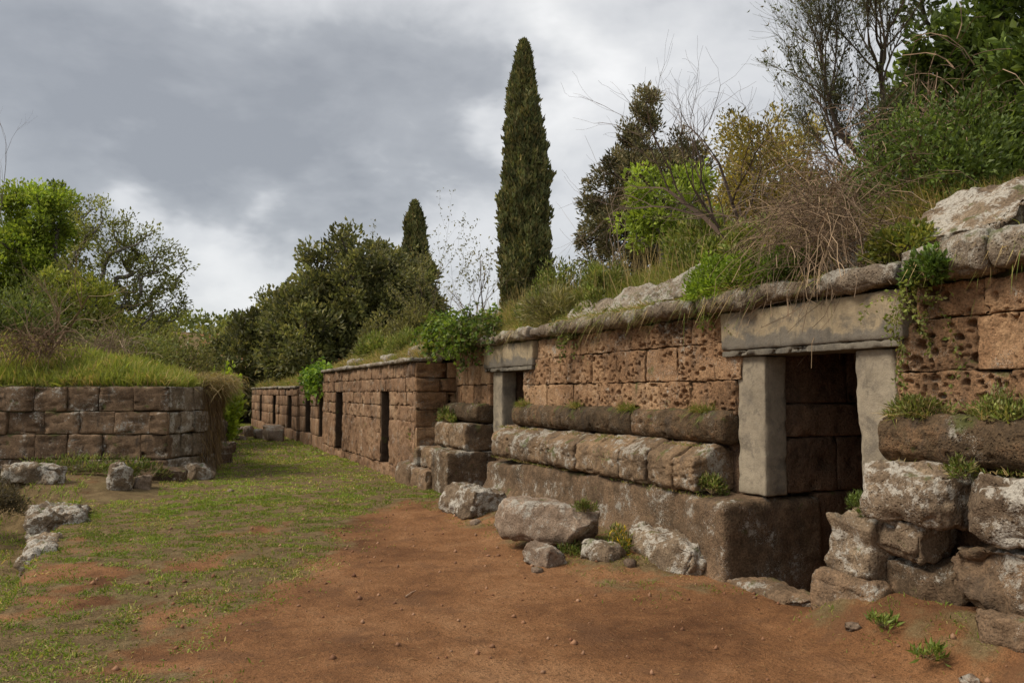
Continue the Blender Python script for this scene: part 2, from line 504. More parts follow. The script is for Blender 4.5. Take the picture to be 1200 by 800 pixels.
def ground_mat():
    m, nt, b, out = new_mat('earth')
    pos = node(nt, 'ShaderNodeNewGeometry').outputs['Position']
    g = node(nt, 'ShaderNodeAttribute', attribute_name='g').outputs['Fac']
    n1 = noise(nt, pos, .75, 7, .6, .3)
    n2 = noise(nt, pos, 6.5, 9, .66, .2)
    n3 = noise(nt, pos, 38, 6, .65)
    n4 = noise(nt, VM(nt, 'ADD', pos, (7, 2, 0)), 2.1, 6, .65)
    dirt = ramp(nt, M(nt, 'ADD', M(nt, 'MULTIPLY', n1, .7), M(nt, 'MULTIPLY', n2, .3)), [(.36, (.125, .057, .026)), (.5, (.26, .125, .055)), (.64, (.37, .2, .098))])
    dirt = mixc(nt, M(nt, 'MULTIPLY', sstep(nt, n3, .5, .66), .7), dirt, (.12, .065, .033))
    n5 = noise(nt, pos, 120, 3, .6)
    dirt = mixc(nt, .75, dirt, ramp(nt, n5, [(.32, .5), (.62, 1.25)]), 'MULTIPLY')
    dirt = mixc(nt, M(nt, 'MULTIPLY', sstep(nt, n4, .52, .66), .6), dirt, (.15, .077, .04))
    soil = ramp(nt, M(nt, 'ADD', M(nt, 'MULTIPLY', n2, .6), M(nt, 'MULTIPLY', n3, .4)), [(.36, (.085, .058, .03)), (.5, (.17, .118, .058)), (.64, (.27, .195, .1))])
    soil = mixc(nt, M(nt, 'MULTIPLY', sstep(nt, n4, .5, .62), .3), soil, (.13, .11, .045))
    soil = mixc(nt, .75, soil, ramp(nt, n5, [(.32, .5), (.62, 1.25)]), 'MULTIPLY')
    gg = M(nt, 'ADD', g, M(nt, 'MULTIPLY', M(nt, 'SUBTRACT', n2, .5), .9))
    c = mixc(nt, sstep(nt, gg, .18, .55), dirt, soil)
    nt.links.new(c, b.inputs['Base Color'])
    b.inputs['Roughness'].default_value = .95
    b.inputs['Specular IOR Level'].default_value = .1
    h = M(nt, 'ADD', M(nt, 'MULTIPLY', n2, 1.0), M(nt, 'MULTIPLY', n3, .7))
    h = M(nt, 'ADD', h, M(nt, 'MULTIPLY', noise(nt, pos, 140, 3, .6), .25))
    bp = node(nt, 'ShaderNodeBump', {'Strength': .9, 'Distance': .045, 'Height': h})
    nt.links.new(bp.outputs[0], b.inputs['Normal'])
    return m
M_EARTH = ground_mat()
def bank_mat():
    m, nt, b, out = new_mat('bank_soil')
    pos = node(nt, 'ShaderNodeNewGeometry').outputs['Position']
    n1 = noise(nt, pos, 1.2, 7, .6)
    n2 = noise(nt, pos, 14, 7, .65)
    c = ramp(nt, M(nt, 'ADD', M(nt, 'MULTIPLY', n1, .5), M(nt, 'MULTIPLY', n2, .5)), [(.36, (.06, .05, .025)), (.5, (.11, .1, .04)), (.66, (.19, .155, .075))])
    nt.links.new(c, b.inputs['Base Color'])
    b.inputs['Roughness'].default_value = .95
    bp = node(nt, 'ShaderNodeBump', {'Strength': .8, 'Distance': .05, 'Height': n2})
    nt.links.new(bp.outputs[0], b.inputs['Normal'])
    return m
M_BANK = bank_mat()

# ---------------------------------------------------------------- terrain functions
def line_x(y):                                 # where the bare earth path starts
    return np.interp(y, [2, 4.8, 7, 8.6, 10.5, 11.6, 13, 60], [-.2, .4, 1.15, 1.95, 2.7, 3.3, 5.5, 6])
def ditch(x, y):
    xe = np.interp(y, [5, 7.4, 9.7, 13.3, 15], [-1.15, -.98, -1.0, -1.25, -2.2])
    return ss(0.0, .38, xe+.12*fbm2(x, y, 1.7, 3, 61)-x)*ss(5.5, 7.2, y)*(1-ss(13.6, 15.2, y))
def gz(x, y):
    x, y = np.asarray(x, float), np.asarray(y, float)
    z = .035*fbm2(x, y, .7, 4, 1)+.022*fbm2(x, y, 3.4, 3, 2)
    z = z+.30*np.exp(-(((x+1.9)/1.9)**2+((y-15.2)/1.7)**2))
    z = z-.55*ditch(x, y)
    z = z+.26*ss(3.9, 4.55, x)*(1-ss(4.2, 4.62, y))
    z = z+.12*ss(3.4, 4.2, x)*ss(5.9, 6.8, y)*(1-ss(10.5, 12.5, y))
    z = z-.05*np.exp(-((x-2.7)/1.1)**2)*(1-ss(9, 12, y))
    pit = ss(4.66, 4.76, x)*ss(4.52, 4.6, y)*(1-ss(5.6, 5.68, y))*(1-ss(9, 9.2, x))
    z = z*(1-pit)-.6*pit
    z = z+13.5*ss(60, 175, y)*(1-ss(150, 500, np.abs(x)))
    return z
def gmask(x, y):
    x, y = np.asarray(x, float), np.asarray(y, float)
    n1 = fbm2(x, y, .9, 4, 31)
    n2 = fbm2(x, y, 2.6, 3, 33)
    a = ss(-.25, .75, line_x(y)-x+.7*n1)
    patch = np.clip(.62+.9*n2+.35*n1, 0, 1)
    near = 1-ss(9, 13, y)
    wear = np.exp(-((x-2.9-.25*n1)/.55)**2)*ss(11, 13, y)*(1-ss(17, 21, y))*.4
    base = a*(patch*near+(1-near)*np.clip(.95+.35*n2, 0, 1))*(1-wear)
    base = np.maximum(base, ditch(x, y))
    foot = np.clip(ss(3.1, 3.9, x)*(.5+1.0*n2), 0, 1)*ss(4.9, 6.0, y)*(1-ss(12, 13, y))
    foot = np.maximum(foot, np.clip(ss(3.8, 4.4, x)*(.4+1.0*n2), 0, 1)*(1-ss(4.2, 4.6, y)))
    heap = .55*np.exp(-(((x+1.2)/1.0)**2+((y-14.2)/1.3)**2))
    return np.clip(np.maximum(base-heap*.8, foot), 0, 1)
def graded(parts):
    return np.unique(np.concatenate([np.arange(a, b, s) for a, b, s in parts]+[[parts[-1][1]]]).round(4))
def grid_mesh(name, GX, GY, GZ, mat, fattr=None):
    nx, ny = GX.shape
    V = np.stack([GX, GY, GZ], -1).reshape(-1, 3)
    i = np.arange(nx*ny).reshape(nx, ny)
    Q = np.stack([i[:-1, :-1], i[1:, :-1], i[1:, 1:], i[:-1, 1:]], -1).reshape(-1, 4)
    return mesh_np(name, V, Q, mat, True, None, fattr)
xs = graded([(-600, -100, 50), (-100, -20, 8), (-20, -5, .8), (-5, -2, .16), (-2, 5.2, .07), (5.2, 9.6, .3), (9.6, 40, 3), (40, 100, 10), (100, 600, 50)])
ys = graded([(-60, 0, 6), (0, 2.4, .2), (2.4, 12, .07), (12, 20, .12), (20, 45, .4), (45, 100, 3), (100, 300, 10), (300, 900, 60)])
GX, GY = np.meshgrid(xs, ys, indexing='ij')
gzv = gz(GX, GY)
tag(link('ground', grid_mesh('ground', GX, GY, gzv, M_EARTH, {'g': gmask(GX, GY).ravel()})), kind='structure')

# the earth piled on the tombs, right of the street
def r_edge(y):
    return np.where(y < 13.55, 4.95, np.where(y < 22.3, 4.32, 4.35))
def r_top(y):
    return np.interp(y, [-5, 13.2, 13.8, 21.5, 22.6, 41, 43], [2.47, 2.45, 2.22, 2.2, 1.83, 1.8, .2])
def r_rise(y):
    return np.interp(y, [-6, 3, 9, 13, 16, 24, 41, 60], [1.35, 1.25, 1.15, 1.05, .95, .85, .75, .5])
def bank_r(d, y):
    d, y = np.asarray(d, float), np.asarray(y, float)
    n = fbm2(d+3, y, .55, 4, 71)
    z = r_top(y)+r_rise(y)*(1-np.exp(-(d/1.35)**1.15))+.28*n*ss(.1, 1.5, d)+.05*fbm2(d, y, 2.5, 3, 72)
    return z+.05*d*ss(2, 8, d)*(1-ss(8, 30, d))
yb = graded([(-8, 2, .5), (2, 14, .12), (14, 42, .3), (42, 60, 2)])
db = graded([(0, 2.4, .1), (2.4, 6, .3), (6, 40, 2)])
DD, YY = np.meshgrid(db, yb, indexing='ij')
XX = r_edge(YY)+DD
ZZ = bank_r(DD, YY)
XX = np.concatenate([XX[:1]-.03, XX], 0); YY = np.concatenate([YY[:1], YY], 0); ZZ = np.concatenate([ZZ[:1]-.12, ZZ], 0)
tag(link('tomb_earth_bank', grid_mesh('bank', XX, YY, ZZ, M_BANK)), kind='structure')
def on_bank(x, y):
    return float(bank_r(np.array([x-float(r_edge(np.array(y)))]), np.array([y]))[0])
# left bank: behind the left retaining wall
LB = np.array([[-9.0, 19.6], [-5.5, 18.1], [.1, 15.72], [.95, 16.95], [1.0, 19.5], [.9, 24], [.6, 33], [.2, 46]])
LS = np.concatenate([[0], np.cumsum(np.linalg.norm(np.diff(LB, axis=0), axis=1))])
LTOP = np.array([1.75, 1.74, 1.72, 1.66, 1.25, 1.1, 1.0, .9])
IN = np.array([-.62, .78])
def bank_l(s, d):
    s, d = np.asarray(s, float), np.asarray(d, float)
    bx, by, t = np.interp(s, LS, LB[:, 0]), np.interp(s, LS, LB[:, 1]), np.interp(s, LS, LTOP)
    x, y = bx+IN[0]*d, by+IN[1]*d
    z = t+.75*(1-np.exp(-d/2.6))+.07*np.clip(-x, 0, 12)*ss(.5, 5, d)+.22*fbm2(x, y, .5, 4, 81)*ss(.1, 1.5, d)
    return x, y, z
sl = graded([(0, 3, .5), (3, 13, .15), (13, 25, .4), (25, LS[-1], 1.5)])
dl = graded([(0, 3, .12), (3, 10, .5), (10, 45, 3)])
SS, DL = np.meshgrid(sl, dl, indexing='ij')
XL, YL, ZL = bank_l(SS, DL)
XL = np.concatenate([XL[:, :1], XL[:, :1], XL], 1); YL = np.concatenate([YL[:, :1], YL[:, :1], YL], 1)
ZL = np.concatenate([np.full((len(sl), 1), -.3), ZL[:, :1]-.05, ZL], 1)
tag(link('left_earth_bank', grid_mesh('bank_l', XL, YL, ZL, M_BANK)), kind='structure')

# ================================================================ the near tomb
rs = random.Random(5)
TB = (4.85, 8.0, 0.0)
tomb = thing('rock_cut_tomb', 'long reddish tuff tomb facade with two plastered doorways, nearest on the right', 'tomb', TB)
_sd = [100]
def seed():
    _sd[0] += 1
    return _sd[0]
def tb(lo, hi, mat, name='stone_block', **kw):
    kw.setdefault('seed', seed())
    return block(tomb, lo, hi, mat, name, TB, **kw)
def course(z0, z1, ys_, xf=4.85, depth=.38, **kw):
    for a, b in zip(ys_[:-1], ys_[1:]):
        lo, hi = min(a, b), max(a, b)
        j = rs.uniform(-.012, .012)
        tb((xf+j, lo+.002, z0+.002), (xf+depth+j, hi-.002, z1-.002), MT_RED, **kw)
D1 = dict(res=.0095, resx=.09, r=.01, amp=.016, freq=3.2, pits=1150, pit_r=(.006, .03), pit_d=1.35, chip=.022)
D2 = dict(D1, res=.0135, pits=720, pit_r=(.0075, .03))
# between the two doorways, three courses of pitted blocks
course(2.075, 2.345, [5.97, 6.57, 7.15, 8.01], **D1)
course(2.075, 2.345, [8.01, 8.91, 9.6, 10.19], **D2)
course(1.715, 2.075, [5.83, 6.21, 6.84, 7.43, 8.03], **D1)
course(1.715, 2.075, [8.03, 8.62, 9.26, 9.76, 10.26, 10.63], **D2)
course(1.385, 1.715, [5.92, 6.6, 7.12, 7.9], **D1)
course(1.385, 1.715, [7.9, 8.45, 9.1, 9.85, 10.62], **D2)
# right of the near doorway
DR = dict(D1, res=.0095, pits=700, pit_r=(.006, .036), amp=.022)
course(2.105, 2.345, [2.2, 2.9, 3.45, 3.97], **DR)
course(1.745, 2.105, [2.1, 2.75, 3.51, 4.16], **DR)
course(1.42, 1.745, [2.0, 2.7, 3.3, 4.16], **DR)
# left of the far doorway
D3 = dict(D2, res=.025, pits=300)
course(2.06, 2.34, [12.1, 12.75, 13.4, 13.95], **D3)
course(1.73, 2.06, [11.93, 12.4, 12.95, 13.5, 13.95], **D3)
course(1.385, 1.73, [11.93, 12.7, 13.3, 13.95], **D3)
# roll moulding (torus) below the courses
DT = dict(ry=.018, res=.022, resx=.026, r=.125, amp=.026, fine=.4, chip=.02, freq=3.0, pits=160, pit_r=(.012, .03), pit_d=.8)
for a, b in ((5.94, 7.55), (7.55, 9.2), (9.2, 10.78)):
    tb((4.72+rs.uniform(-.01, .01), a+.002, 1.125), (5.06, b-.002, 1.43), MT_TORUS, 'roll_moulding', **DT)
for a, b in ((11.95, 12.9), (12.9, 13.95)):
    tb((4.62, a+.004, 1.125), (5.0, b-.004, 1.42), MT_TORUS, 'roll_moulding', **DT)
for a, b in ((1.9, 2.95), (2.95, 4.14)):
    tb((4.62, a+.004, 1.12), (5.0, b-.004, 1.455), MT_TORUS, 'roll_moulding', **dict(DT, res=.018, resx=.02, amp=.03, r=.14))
# fill behind the moulding
tb((4.95, 5.95, .3), (5.6, 10.6, 1.4), MT_CORE, 'rock_core', res=.3, amp=.01)
tb((4.95, 11.52, .3), (5.6, 13.9, 1.4), MT_CORE, 'rock_core', res=.3, amp=.01)
tb((4.95, 1.5, -.2), (5.6, 4.2, 1.42), MT_CORE, 'rock_core', res=.3, amp=.01)
tb((5.15, 5.95, 1.3), (8.6, 10.6, 2.36), MT_CORE, 'rock_core', res=.4, amp=.01)
tb((5.15, 11.9, 1.3), (8.6, 13.9, 2.3), MT_CORE, 'rock_core', res=.4, amp=.01)
tb((5.15, 1.5, 1.3), (8.6, 4.2, 2.36), MT_CORE, 'rock_core', res=.4, amp=.01)
# bench of rounded blocks
DB = dict(ry=.02, res=.022, resx=.028, r=.07, amp=.035, freq=2.9, fine=.5, pits=140, pit_r=(.01, .03), pit_d=.8, jag=.012, cuts=0, chip=.03)
def bench_def(P):                        # the top falls away towards the street
    P = P.copy()
    P[:, 2] -= .11*ss(.06, -.24, P[:, 0])*ss(-.1, .2, P[:, 2])
    return P
bys = [6.06, 6.42, 6.86, 7.4, 7.98, 8.42, 9.36, 10.1, 11.05]
for i, (a, b) in enumerate(zip(bys[:-1], bys[1:])):
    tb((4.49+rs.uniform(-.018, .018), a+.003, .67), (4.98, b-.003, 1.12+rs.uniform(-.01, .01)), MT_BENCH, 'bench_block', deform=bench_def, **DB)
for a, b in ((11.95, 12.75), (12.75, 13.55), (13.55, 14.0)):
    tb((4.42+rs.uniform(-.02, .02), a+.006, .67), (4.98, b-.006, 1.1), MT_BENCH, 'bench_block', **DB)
# carved bedrock plinth under the bench: leans out, and further out towards the far doorway
def plinth_def(P):
    y = P[:, 1]+8.46                      # object centre
    low = ss(.45, -.75, P[:, 2])
    fr = ss(.3, -.6, P[:, 0])
    out = np.interp(y, [5.6, 6.4, 8, 9.5, 10.4, 11.2], [.0, .02, .2, .38, .62, .85])
    n = fbm(P*np.array([1.2, 1.2, 1.6])+3, 4, 901)
    P = P.copy()
    P[:, 0] += fr*.13*ss(5.95, 6.5, y)
    P[:, 0] -= fr*low*(out+.1)+fr*.09*n*(.3+low)
    P[:, 2] += .05*n*(1-low)-.2*ss(9.3, 10.8, y)*fr*ss(0.2, .67, P[:, 2])*.5
    return P
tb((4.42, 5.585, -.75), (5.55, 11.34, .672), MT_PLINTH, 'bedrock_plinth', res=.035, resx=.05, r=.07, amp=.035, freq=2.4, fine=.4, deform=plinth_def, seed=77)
# lower stones left of the far doorway, cut square beside its approach
tb((4.12, 11.9, -.2), (4.98, 12.72, .665), MT_BENCH, 'plinth_stone', **dict(DB, r=.04, resx=.03, amp=.025, jag=.012))
tb((4.16, 12.73, .3), (4.98, 13.45, .668), MT_BENCH, 'plinth_stone', **dict(DB, r=.05))
tb((4.1, 13.46, .32), (4.98, 14.0, .66), MT_BENCH, 'plinth_stone', **dict(DB, r=.05))
tb((4.02, 12.73, -.2), (4.98, 14.1, .315), MT_PLINTH, 'plinth_stone', **dict(DB, r=.06, amp=.045))
# cornice: a heavy roll with a lichen crust
DC = dict(ry=.02, res=.026, resx=.03, r=.09, amp=.04, fine=.5, freq=2.9, jag=.025, chip=.03, cuts=0)
cy = [1.4, 2.55, 3.32, 3.98, 4.75, 5.55, 6.3, 7.2, 8.3, 9.2, 10.15, 11.1, 12.15]
for i, (a, b) in enumerate(zip(cy[:-1], cy[1:])):
    g = .06 if b < 4 else 0
    tb((4.66+rs.uniform(-.012, .012), a+.002, 2.347+rs.uniform(0, .008)), (5.1, b-.002, 2.535+g*1.3+rs.uniform(-.015, .015)), MT_CAP, 'cornice_stone', rot=(rs.uniform(-.012, .012), rs.uniform(-.04, .04), rs.uniform(-.008, .008)), **DC)
# slabs lying up the slope behind the cornice
for (x0, y0, z0, sx, sy, sz, tilt, m_) in ((4.93, 6.3, 2.52, .66, 1.1, .26, -.68, MT_CAP), (4.95, 7.4, 2.5, .62, 1.1, .26, -.68, MT_CAP), (4.97, 8.5, 2.46, .54, 1.2, .24, -.66, MT_CAP),
                                           (4.92, 12.2, 2.46, .4, .8, .18, -.5, MT_CAP),
                                           (4.98, 2.0, 2.62, .9, 1.35, .3, -.52, MT_LICHEN), (5.05, 3.35, 2.6, .85, 1.0, .28, -.55, MT_LICHEN), (5.1, 4.4, 2.52, .7, .8, .24, -.55, MT_LICHEN)):
    me = rock_mesh('cap_slab', (sx, sy, sz), m_, res=.027, resx=.027, r=.05, amp=.06, freq=2.8, fine=.5, jag=.05, cuts=6, chip=.05, seed=seed())
    link('cap_slab', me, tomb, (x0+sx*.42-TB[0], y0+sy/2-TB[1], z0+sx*.28-TB[2]), (0, tilt, rs.uniform(-.05, .05)))

# doorways ------------------------------------------------------
def slab(lo, hi, mat, name, r=.014, amp=.007, res=.03, deform=None, **kw):
    return tb(lo, hi, mat, name, r=r, amp=amp, res=res, resx=res, freq=2.5, fine=.4, chip=.012, deform=deform, **kw)
def lean(dy_top):                     # jamb that leans into the opening towards the top
    def f(P):
        P = P.copy()
        P[:, 1] += dy_top*P[:, 2]
        return P
    return f
def doorway(y0, y1, lin0, lin1, sill, deep, xin=9.0):
    """y0..y1 is the opening; jambs, lintel, and the passage cut into the mound"""
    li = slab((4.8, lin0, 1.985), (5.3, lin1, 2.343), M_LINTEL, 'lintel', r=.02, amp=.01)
    so = slab((4.806, lin0+.03, 1.93), (5.28, lin1-.03, 1.984), M_BAND, 'lintel_foot', r=.006, amp=.002)
    so.location = so.location-li.location
    so.parent = li
    slab((4.88, y1, sill), (5.13, y1+.36, 1.928), M_JAMB, 'door_jamb', deform=lean(-.015))
    slab((4.87, y0-.36, sill), (5.13, y0, 1.928), M_JAMB, 'door_jamb', deform=lean(.05))
    # passage
    for k, (za, zb, cuts) in enumerate(((1.5, 2.0, (5.135, 5.9, 6.9, 8.2, xin)), (1.2, 1.5, (5.135, 6.3, 7.3, 8.4, xin)), (.7, 1.2, (5.135, 5.75, 6.7, 7.9, xin)))):
        cuts = sorted(set(min(c, xin) for c in cuts))
        for a, b in zip(cuts[:-1], cuts[1:]):
            for yy in ((y1+.03, y1+.33), (y0-.33, y0-.03)):
                if yy[0] < y0 and a > 5.2:
                    continue
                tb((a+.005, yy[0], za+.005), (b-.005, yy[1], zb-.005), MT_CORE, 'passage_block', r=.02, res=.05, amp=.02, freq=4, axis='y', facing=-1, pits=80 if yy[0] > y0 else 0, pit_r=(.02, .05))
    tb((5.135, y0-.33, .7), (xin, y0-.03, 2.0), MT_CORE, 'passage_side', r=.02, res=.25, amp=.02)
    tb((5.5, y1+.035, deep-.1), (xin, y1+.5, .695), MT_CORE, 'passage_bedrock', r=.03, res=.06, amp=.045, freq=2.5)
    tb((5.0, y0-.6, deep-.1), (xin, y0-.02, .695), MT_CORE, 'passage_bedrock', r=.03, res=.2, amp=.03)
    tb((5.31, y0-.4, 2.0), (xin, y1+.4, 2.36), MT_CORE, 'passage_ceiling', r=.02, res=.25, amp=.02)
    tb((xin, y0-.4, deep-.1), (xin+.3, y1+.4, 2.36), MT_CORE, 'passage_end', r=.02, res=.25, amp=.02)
doorway(4.52, 5.56, 4.05, 6.07, .69, -.75)
doorway(10.64, 11.5, 10.22, 12.08, .69, -.1, 8.0)
slab((4.7, 10.6, .05), (8.0, 11.5, .28), MT_CORE, 'passage_floor', r=.03, amp=.02, res=.2)
# side of the approach below the near doorway, left of the rough stones
tb((4.66, 4.05, -.75), (5.0, 4.5, .6), MT_CORE, 'approach_side', r=.05, res=.06, amp=.04)

# ---------------------------------------------------------------- rough stones right of the near doorway: things of their own
def boulder(label, lo, hi, mat, rot=(0, 0, 0), name='boulder', group=None, cat='boulder', res=.029, r=.12, amp=.05, jag=.045, freq=2.6, sd=None):
    lo, hi = np.array(lo, float), np.array(hi, float)
    me = rock_mesh(name, hi-lo, mat, r=r*.6, chip=.05, res=res, resx=res, amp=amp, freq=freq, jag=jag, fine=.7, seed=sd or seed(), cuts=20)
    o = link(name, me, None, tuple((lo+hi)/2), rot)
    return tag(o, label, cat, group)
boulder('large lichen-spotted block under the right roll moulding, beside the near doorway', (4.4, 3.42, .74), (4.98, 4.1, 1.13), MT_LICHEN, (0, .04, .03), r=.1)
boulder('lichen-covered block at the right picture edge, level with the one beside the doorway', (4.38, 2.55, .72), (4.98, 3.4, 1.12), MT_LICHEN, (.03, .06, -.02), r=.1)
boulder('squarish lichen-crusted stone at the right corner of the sunken near doorway', (4.4, 4.06, .22), (4.95, 4.47, .76), MT_LICHEN, (.05, -.03, .1), r=.1)
boulder('small wedge stone under the lichen-spotted block, right of the corner stone', (4.42, 3.66, .5), (4.9, 4.06, .75), MT_LICHEN, (.06, 0, -.05), r=.08)
boulder('low rounded brown rock ledge at the foot of the sunken doorway, right side', (4.24, 4.0, -.2), (4.9, 4.55, .34), MT_PLINTH, (.1, 0, .15), r=.16)
boulder('wide weathered brown rock under the right edge block', (4.42, 2.4, .28), (4.98, 3.56, .71), MT_PLINTH, (0, .03, 0), r=.12, amp=.07)
boulder('crumbling brown rock behind the wedge stone', (4.56, 3.5, .1), (4.97, 4.1, .52), MT_PLINTH, r=.1)
boulder('low earth-coloured stone at the bottom right corner of the picture', (4.32, 2.55, -.05), (4.8, 3.3, .36), MT_PLINTH, (0, .05, .1), r=.12)
boulder('flat worn threshold slab in front of the near sunken doorway', (4.38, 4.62, -.16), (4.76, 5.62, .045), MT_PLINTH, (0, -.05, -.18), r=.06, amp=.03, cat='slab', name='threshold_slab')
# stones lying at the foot of the plinth
boulder('long pale boulder lying like a bench before the plinth', (3.44, 6.82, .07), (3.94, 8.1, .49), MT_BOULDER, (0, .03, .42), r=.16, amp=.035, jag=.02)
boulder('narrow stone propping up the long pale boulder', (3.26, 6.72, -.06), (3.5, 7.2, .14), MT_BOULDER, (.06, 0, .35), r=.07)
boulder('small pale wedge-shaped stone right of the long pale boulder', (3.72, 6.46, -.02), (3.98, 6.94, .2), MT_LICHEN, (.1, .08, .3), r=.06, amp=.05)
boulder('rounded lichen rock at the left foot of the plinth, before the far doorway', (3.55, 9.55, -.1), (4.15, 10.5, .36), MT_LICHEN, (.06, .1, .15), r=.16, amp=.08)
boulder('rough lichen rock at the plinth foot near the sunken doorway', (4.2, 5.75, -.15), (4.66, 7.1, .27), MT_LICHEN, (0, .25, -.06), r=.13, amp=.08)

# ================================================================ second tomb
T2 = (4.1, 18.0, 0)
tomb2 = thing('stepped_forward_tomb', 'red block-built tomb stepping forward beyond the near facade, two narrow doorways', 'tomb', T2)
def blk2(par, base, lo, hi, mat=None, name='stone_block', **kw):
    kw.setdefault('seed', seed())
    k = dict(res=.045, resx=.12, r=.012, amp=.022, freq=3.0, pits=110, pit_r=(.02, .05), chip=.018)
    k.update(kw)
    return block(par, lo, hi, mat or MT_FAR, name, base, **k)
def wall_run(par, base, xf, y0, y1, zs, doors, wmin, wmax, door_z, depth=.4, **kw):
    """courses of blocks from y0 to y1, leaving the doorways open up to door_z"""
    for k, (za, zb) in enumerate(zip(zs[:-1], zs[1:])):
        runs, a = [], y0
        for (d0, d1, dz0, dz1) in sorted(doors):
            if zb <= dz1+.02 and za >= dz0-.02:
                runs.append((a, d0)); a = d1
        runs.append((a, y1))
        for (a, b) in runs:
            y = a
            while y < b-.01:
                w = rs.uniform(wmin, wmax)
                e = y+w if b-y-w > wmin*.6 else b
                j = rs.uniform(-.015, .015)
                blk2(par, base, (xf+j, y+.003, za+.003), (xf+depth, e-.003, zb-.003), **kw)
                y = e
d2 = [(15.34, 16.07, .2, 1.62), (19.8, 20.72, .08, 1.62)]
wall_run(tomb2, T2, 4.1, 13.62, 22.4, [-.15, .2, 1.08], [(15.34, 16.07, .2, 1.62), (19.8, 20.72, .2, 1.62)], 1.2, 2.4, 1.6, amp=.04, freq=1.8)
wall_run(tomb2, T2, 4.1, 13.62, 22.4, [1.08, 1.36, 1.62, 1.88, 2.14], [(15.34, 16.07, .2, 1.62), (19.8, 20.72, .2, 1.62)], .45, .95, 1.6)
# the end facing down the street
for k, (za, zb) in enumerate(zip([-.15, .62, 1.0, 1.3, 1.62, 1.86], [.62, 1.0, 1.3, 1.62, 1.86, 2.14])):
    cut = 4.55+.14*(k % 2)
    for a, b in ((4.11, cut), (cut, 5.0)):
        blk2(tomb2, T2, (a+.006, 13.56+rs.uniform(-.03, .02), za+.006), (b-.006, 13.9, zb-.006), MT_RED, axis='y', facing=-1, res=.03, pits=170, pit_r=(.015, .045))
y = 13.55
while y < 22.3:                              # thin projecting capping slabs
    e = min(y+rs.uniform(.7, 1.2), 22.4)
    blk2(tomb2, T2, (4.02+rs.uniform(-.03, .02), y+.006, 2.142), (4.6, e-.006, 2.215+rs.uniform(0, .02)), MT_CAP, 'capping_slab', pits=0, r=.03)
    y = e
for (y0, y1, h) in ((13.9, 14.9, .26), (16.3, 17.0, .2), (19.2, 20.3, .22)):   # upper stones half sunk in the bank
    blk2(tomb2, T2, (4.3, y0, 2.2), (4.85, y1, 2.22+h), MT_CAP, 'cap_slab', pits=0, r=.1, amp=.05)
for (d0, d1, dz0, dz1) in d2:                # recess behind each doorway
    blk2(tomb2, T2, (4.505, d0-.3, -.1), (6.6, d0-.005, 2.1), MT_CORE, 'passage_side', res=.3, pits=0)
    blk2(tomb2, T2, (4.505, d1+.005, -.1), (6.6, d1+.3, 2.1), MT_CORE, 'passage_side', res=.06, pits=0, amp=.03)
    blk2(tomb2, T2, (6.6, d0-.3, -.1), (6.8, d1+.3, 2.1), MT_CORE, 'passage_end', res=.3, pits=0)
    blk2(tomb2, T2, (4.505, d0, 1.63), (6.6, d1, 2.1), MT_CORE, 'passage_ceiling', res=.3, pits=0)
    blk2(tomb2, T2, (4.135, d1-.03, .2), (4.52, d1-.004, 1.615), MT_SHADE, 'reveal_shade_slab', res=.06, pits=0, amp=.006, r=.008, chip=0)  # added thin dark slab: paints the shade on the far reveal
    blk2(tomb2, T2, (4.12, d0, -.1), (6.6, d1, .18), MT_FAR, 'doorway_sill', res=.15, pits=0)
for (a, b) in ((13.95, 15.0), (16.4, 19.45), (21.05, 22.3)):
    blk2(tomb2, T2, (4.51, a, -.1), (5.2, b, 2.1), MT_CORE, 'rock_core', res=.3, pits=0)
# a rough lump of bedrock left uncut at the corner
blk2(tomb2, T2, (3.93, 13.5, -.2), (4.4, 14.25, .4), MT_PLINTH, 'bedrock_foot', r=.14, amp=.08, pits=0, res=.05)

# ================================================================ third group of tombs, farther along
def far_tomb(label, y0, y1, ztop, doors, xf, zs):
    base = (xf, (y0+y1)/2, 0)
    t = thing('small_tomb', label, 'tomb', base, 0, 'small tombs at the far end of the street')
    wall_run(t, base, xf, y0, y1, zs+[ztop], [(a, b, .1, zs[-1]) for a, b in doors], .7, 1.5, 1.5, res=.14, resx=.3, pits=0, r=.02, amp=.03)
    for a, b in doors:
        blk2(t, base, (xf+.035, b-.04, .1), (xf+.42, b-.005, zs[-1]-.005), MT_SHADE, 'reveal_shade_slab', res=.1, pits=0, amp=.006, r=.008, chip=0)  # shade of the reveal, painted as an added dark lining
        for lo, hi, n in (((xf+.405, a-.3, -.1), (xf+2, a-.005, 1.7), 'passage_side'), ((xf+.405, b+.005, -.1), (xf+2, b+.3, 1.7), 'passage_side'),
                          ((xf+2, a-.3, -.1), (xf+2.2, b+.3, 1.7), 'passage_end'), ((xf+.405, a, zs[-1]+.01), (xf+2, b, 1.75), 'passage_ceiling')):
            blk2(t, base, lo, hi, MT_CORE, n, res=.4, pits=0)
    lo = y0
    for a, b in list(doors)+[(y1-.35, y1)]:
        blk2(t, base, (xf+.41, lo+.35, -.1), (xf+1.2, a-.32, ztop-.05), MT_CORE, 'rock_core', res=.5, pits=0)
        lo = b
    y = y0
    while y < y1-.1:
        e = min(y+rs.uniform(.9, 1.6), y1)
        blk2(t, base, (xf-.06, y+.01, ztop+.003), (xf+.5, e-.01, ztop+.09), MT_CAP, 'capping_slab', pits=0, res=.15, r=.03)
        y = e
far_tomb('small red tomb with a narrow doorway just beyond the stepped-forward tomb', 22.45, 26.9, 1.84, [(22.75, 23.5), (24.9, 25.9)], 4.18, [-.15, .35, .85, 1.2, 1.55])
far_tomb('small red tomb in the middle of the far row, grass on its top', 27.0, 31.2, 1.74, [(28.2, 29.2)], 4.1, [-.15, .35, .8, 1.15, 1.5])
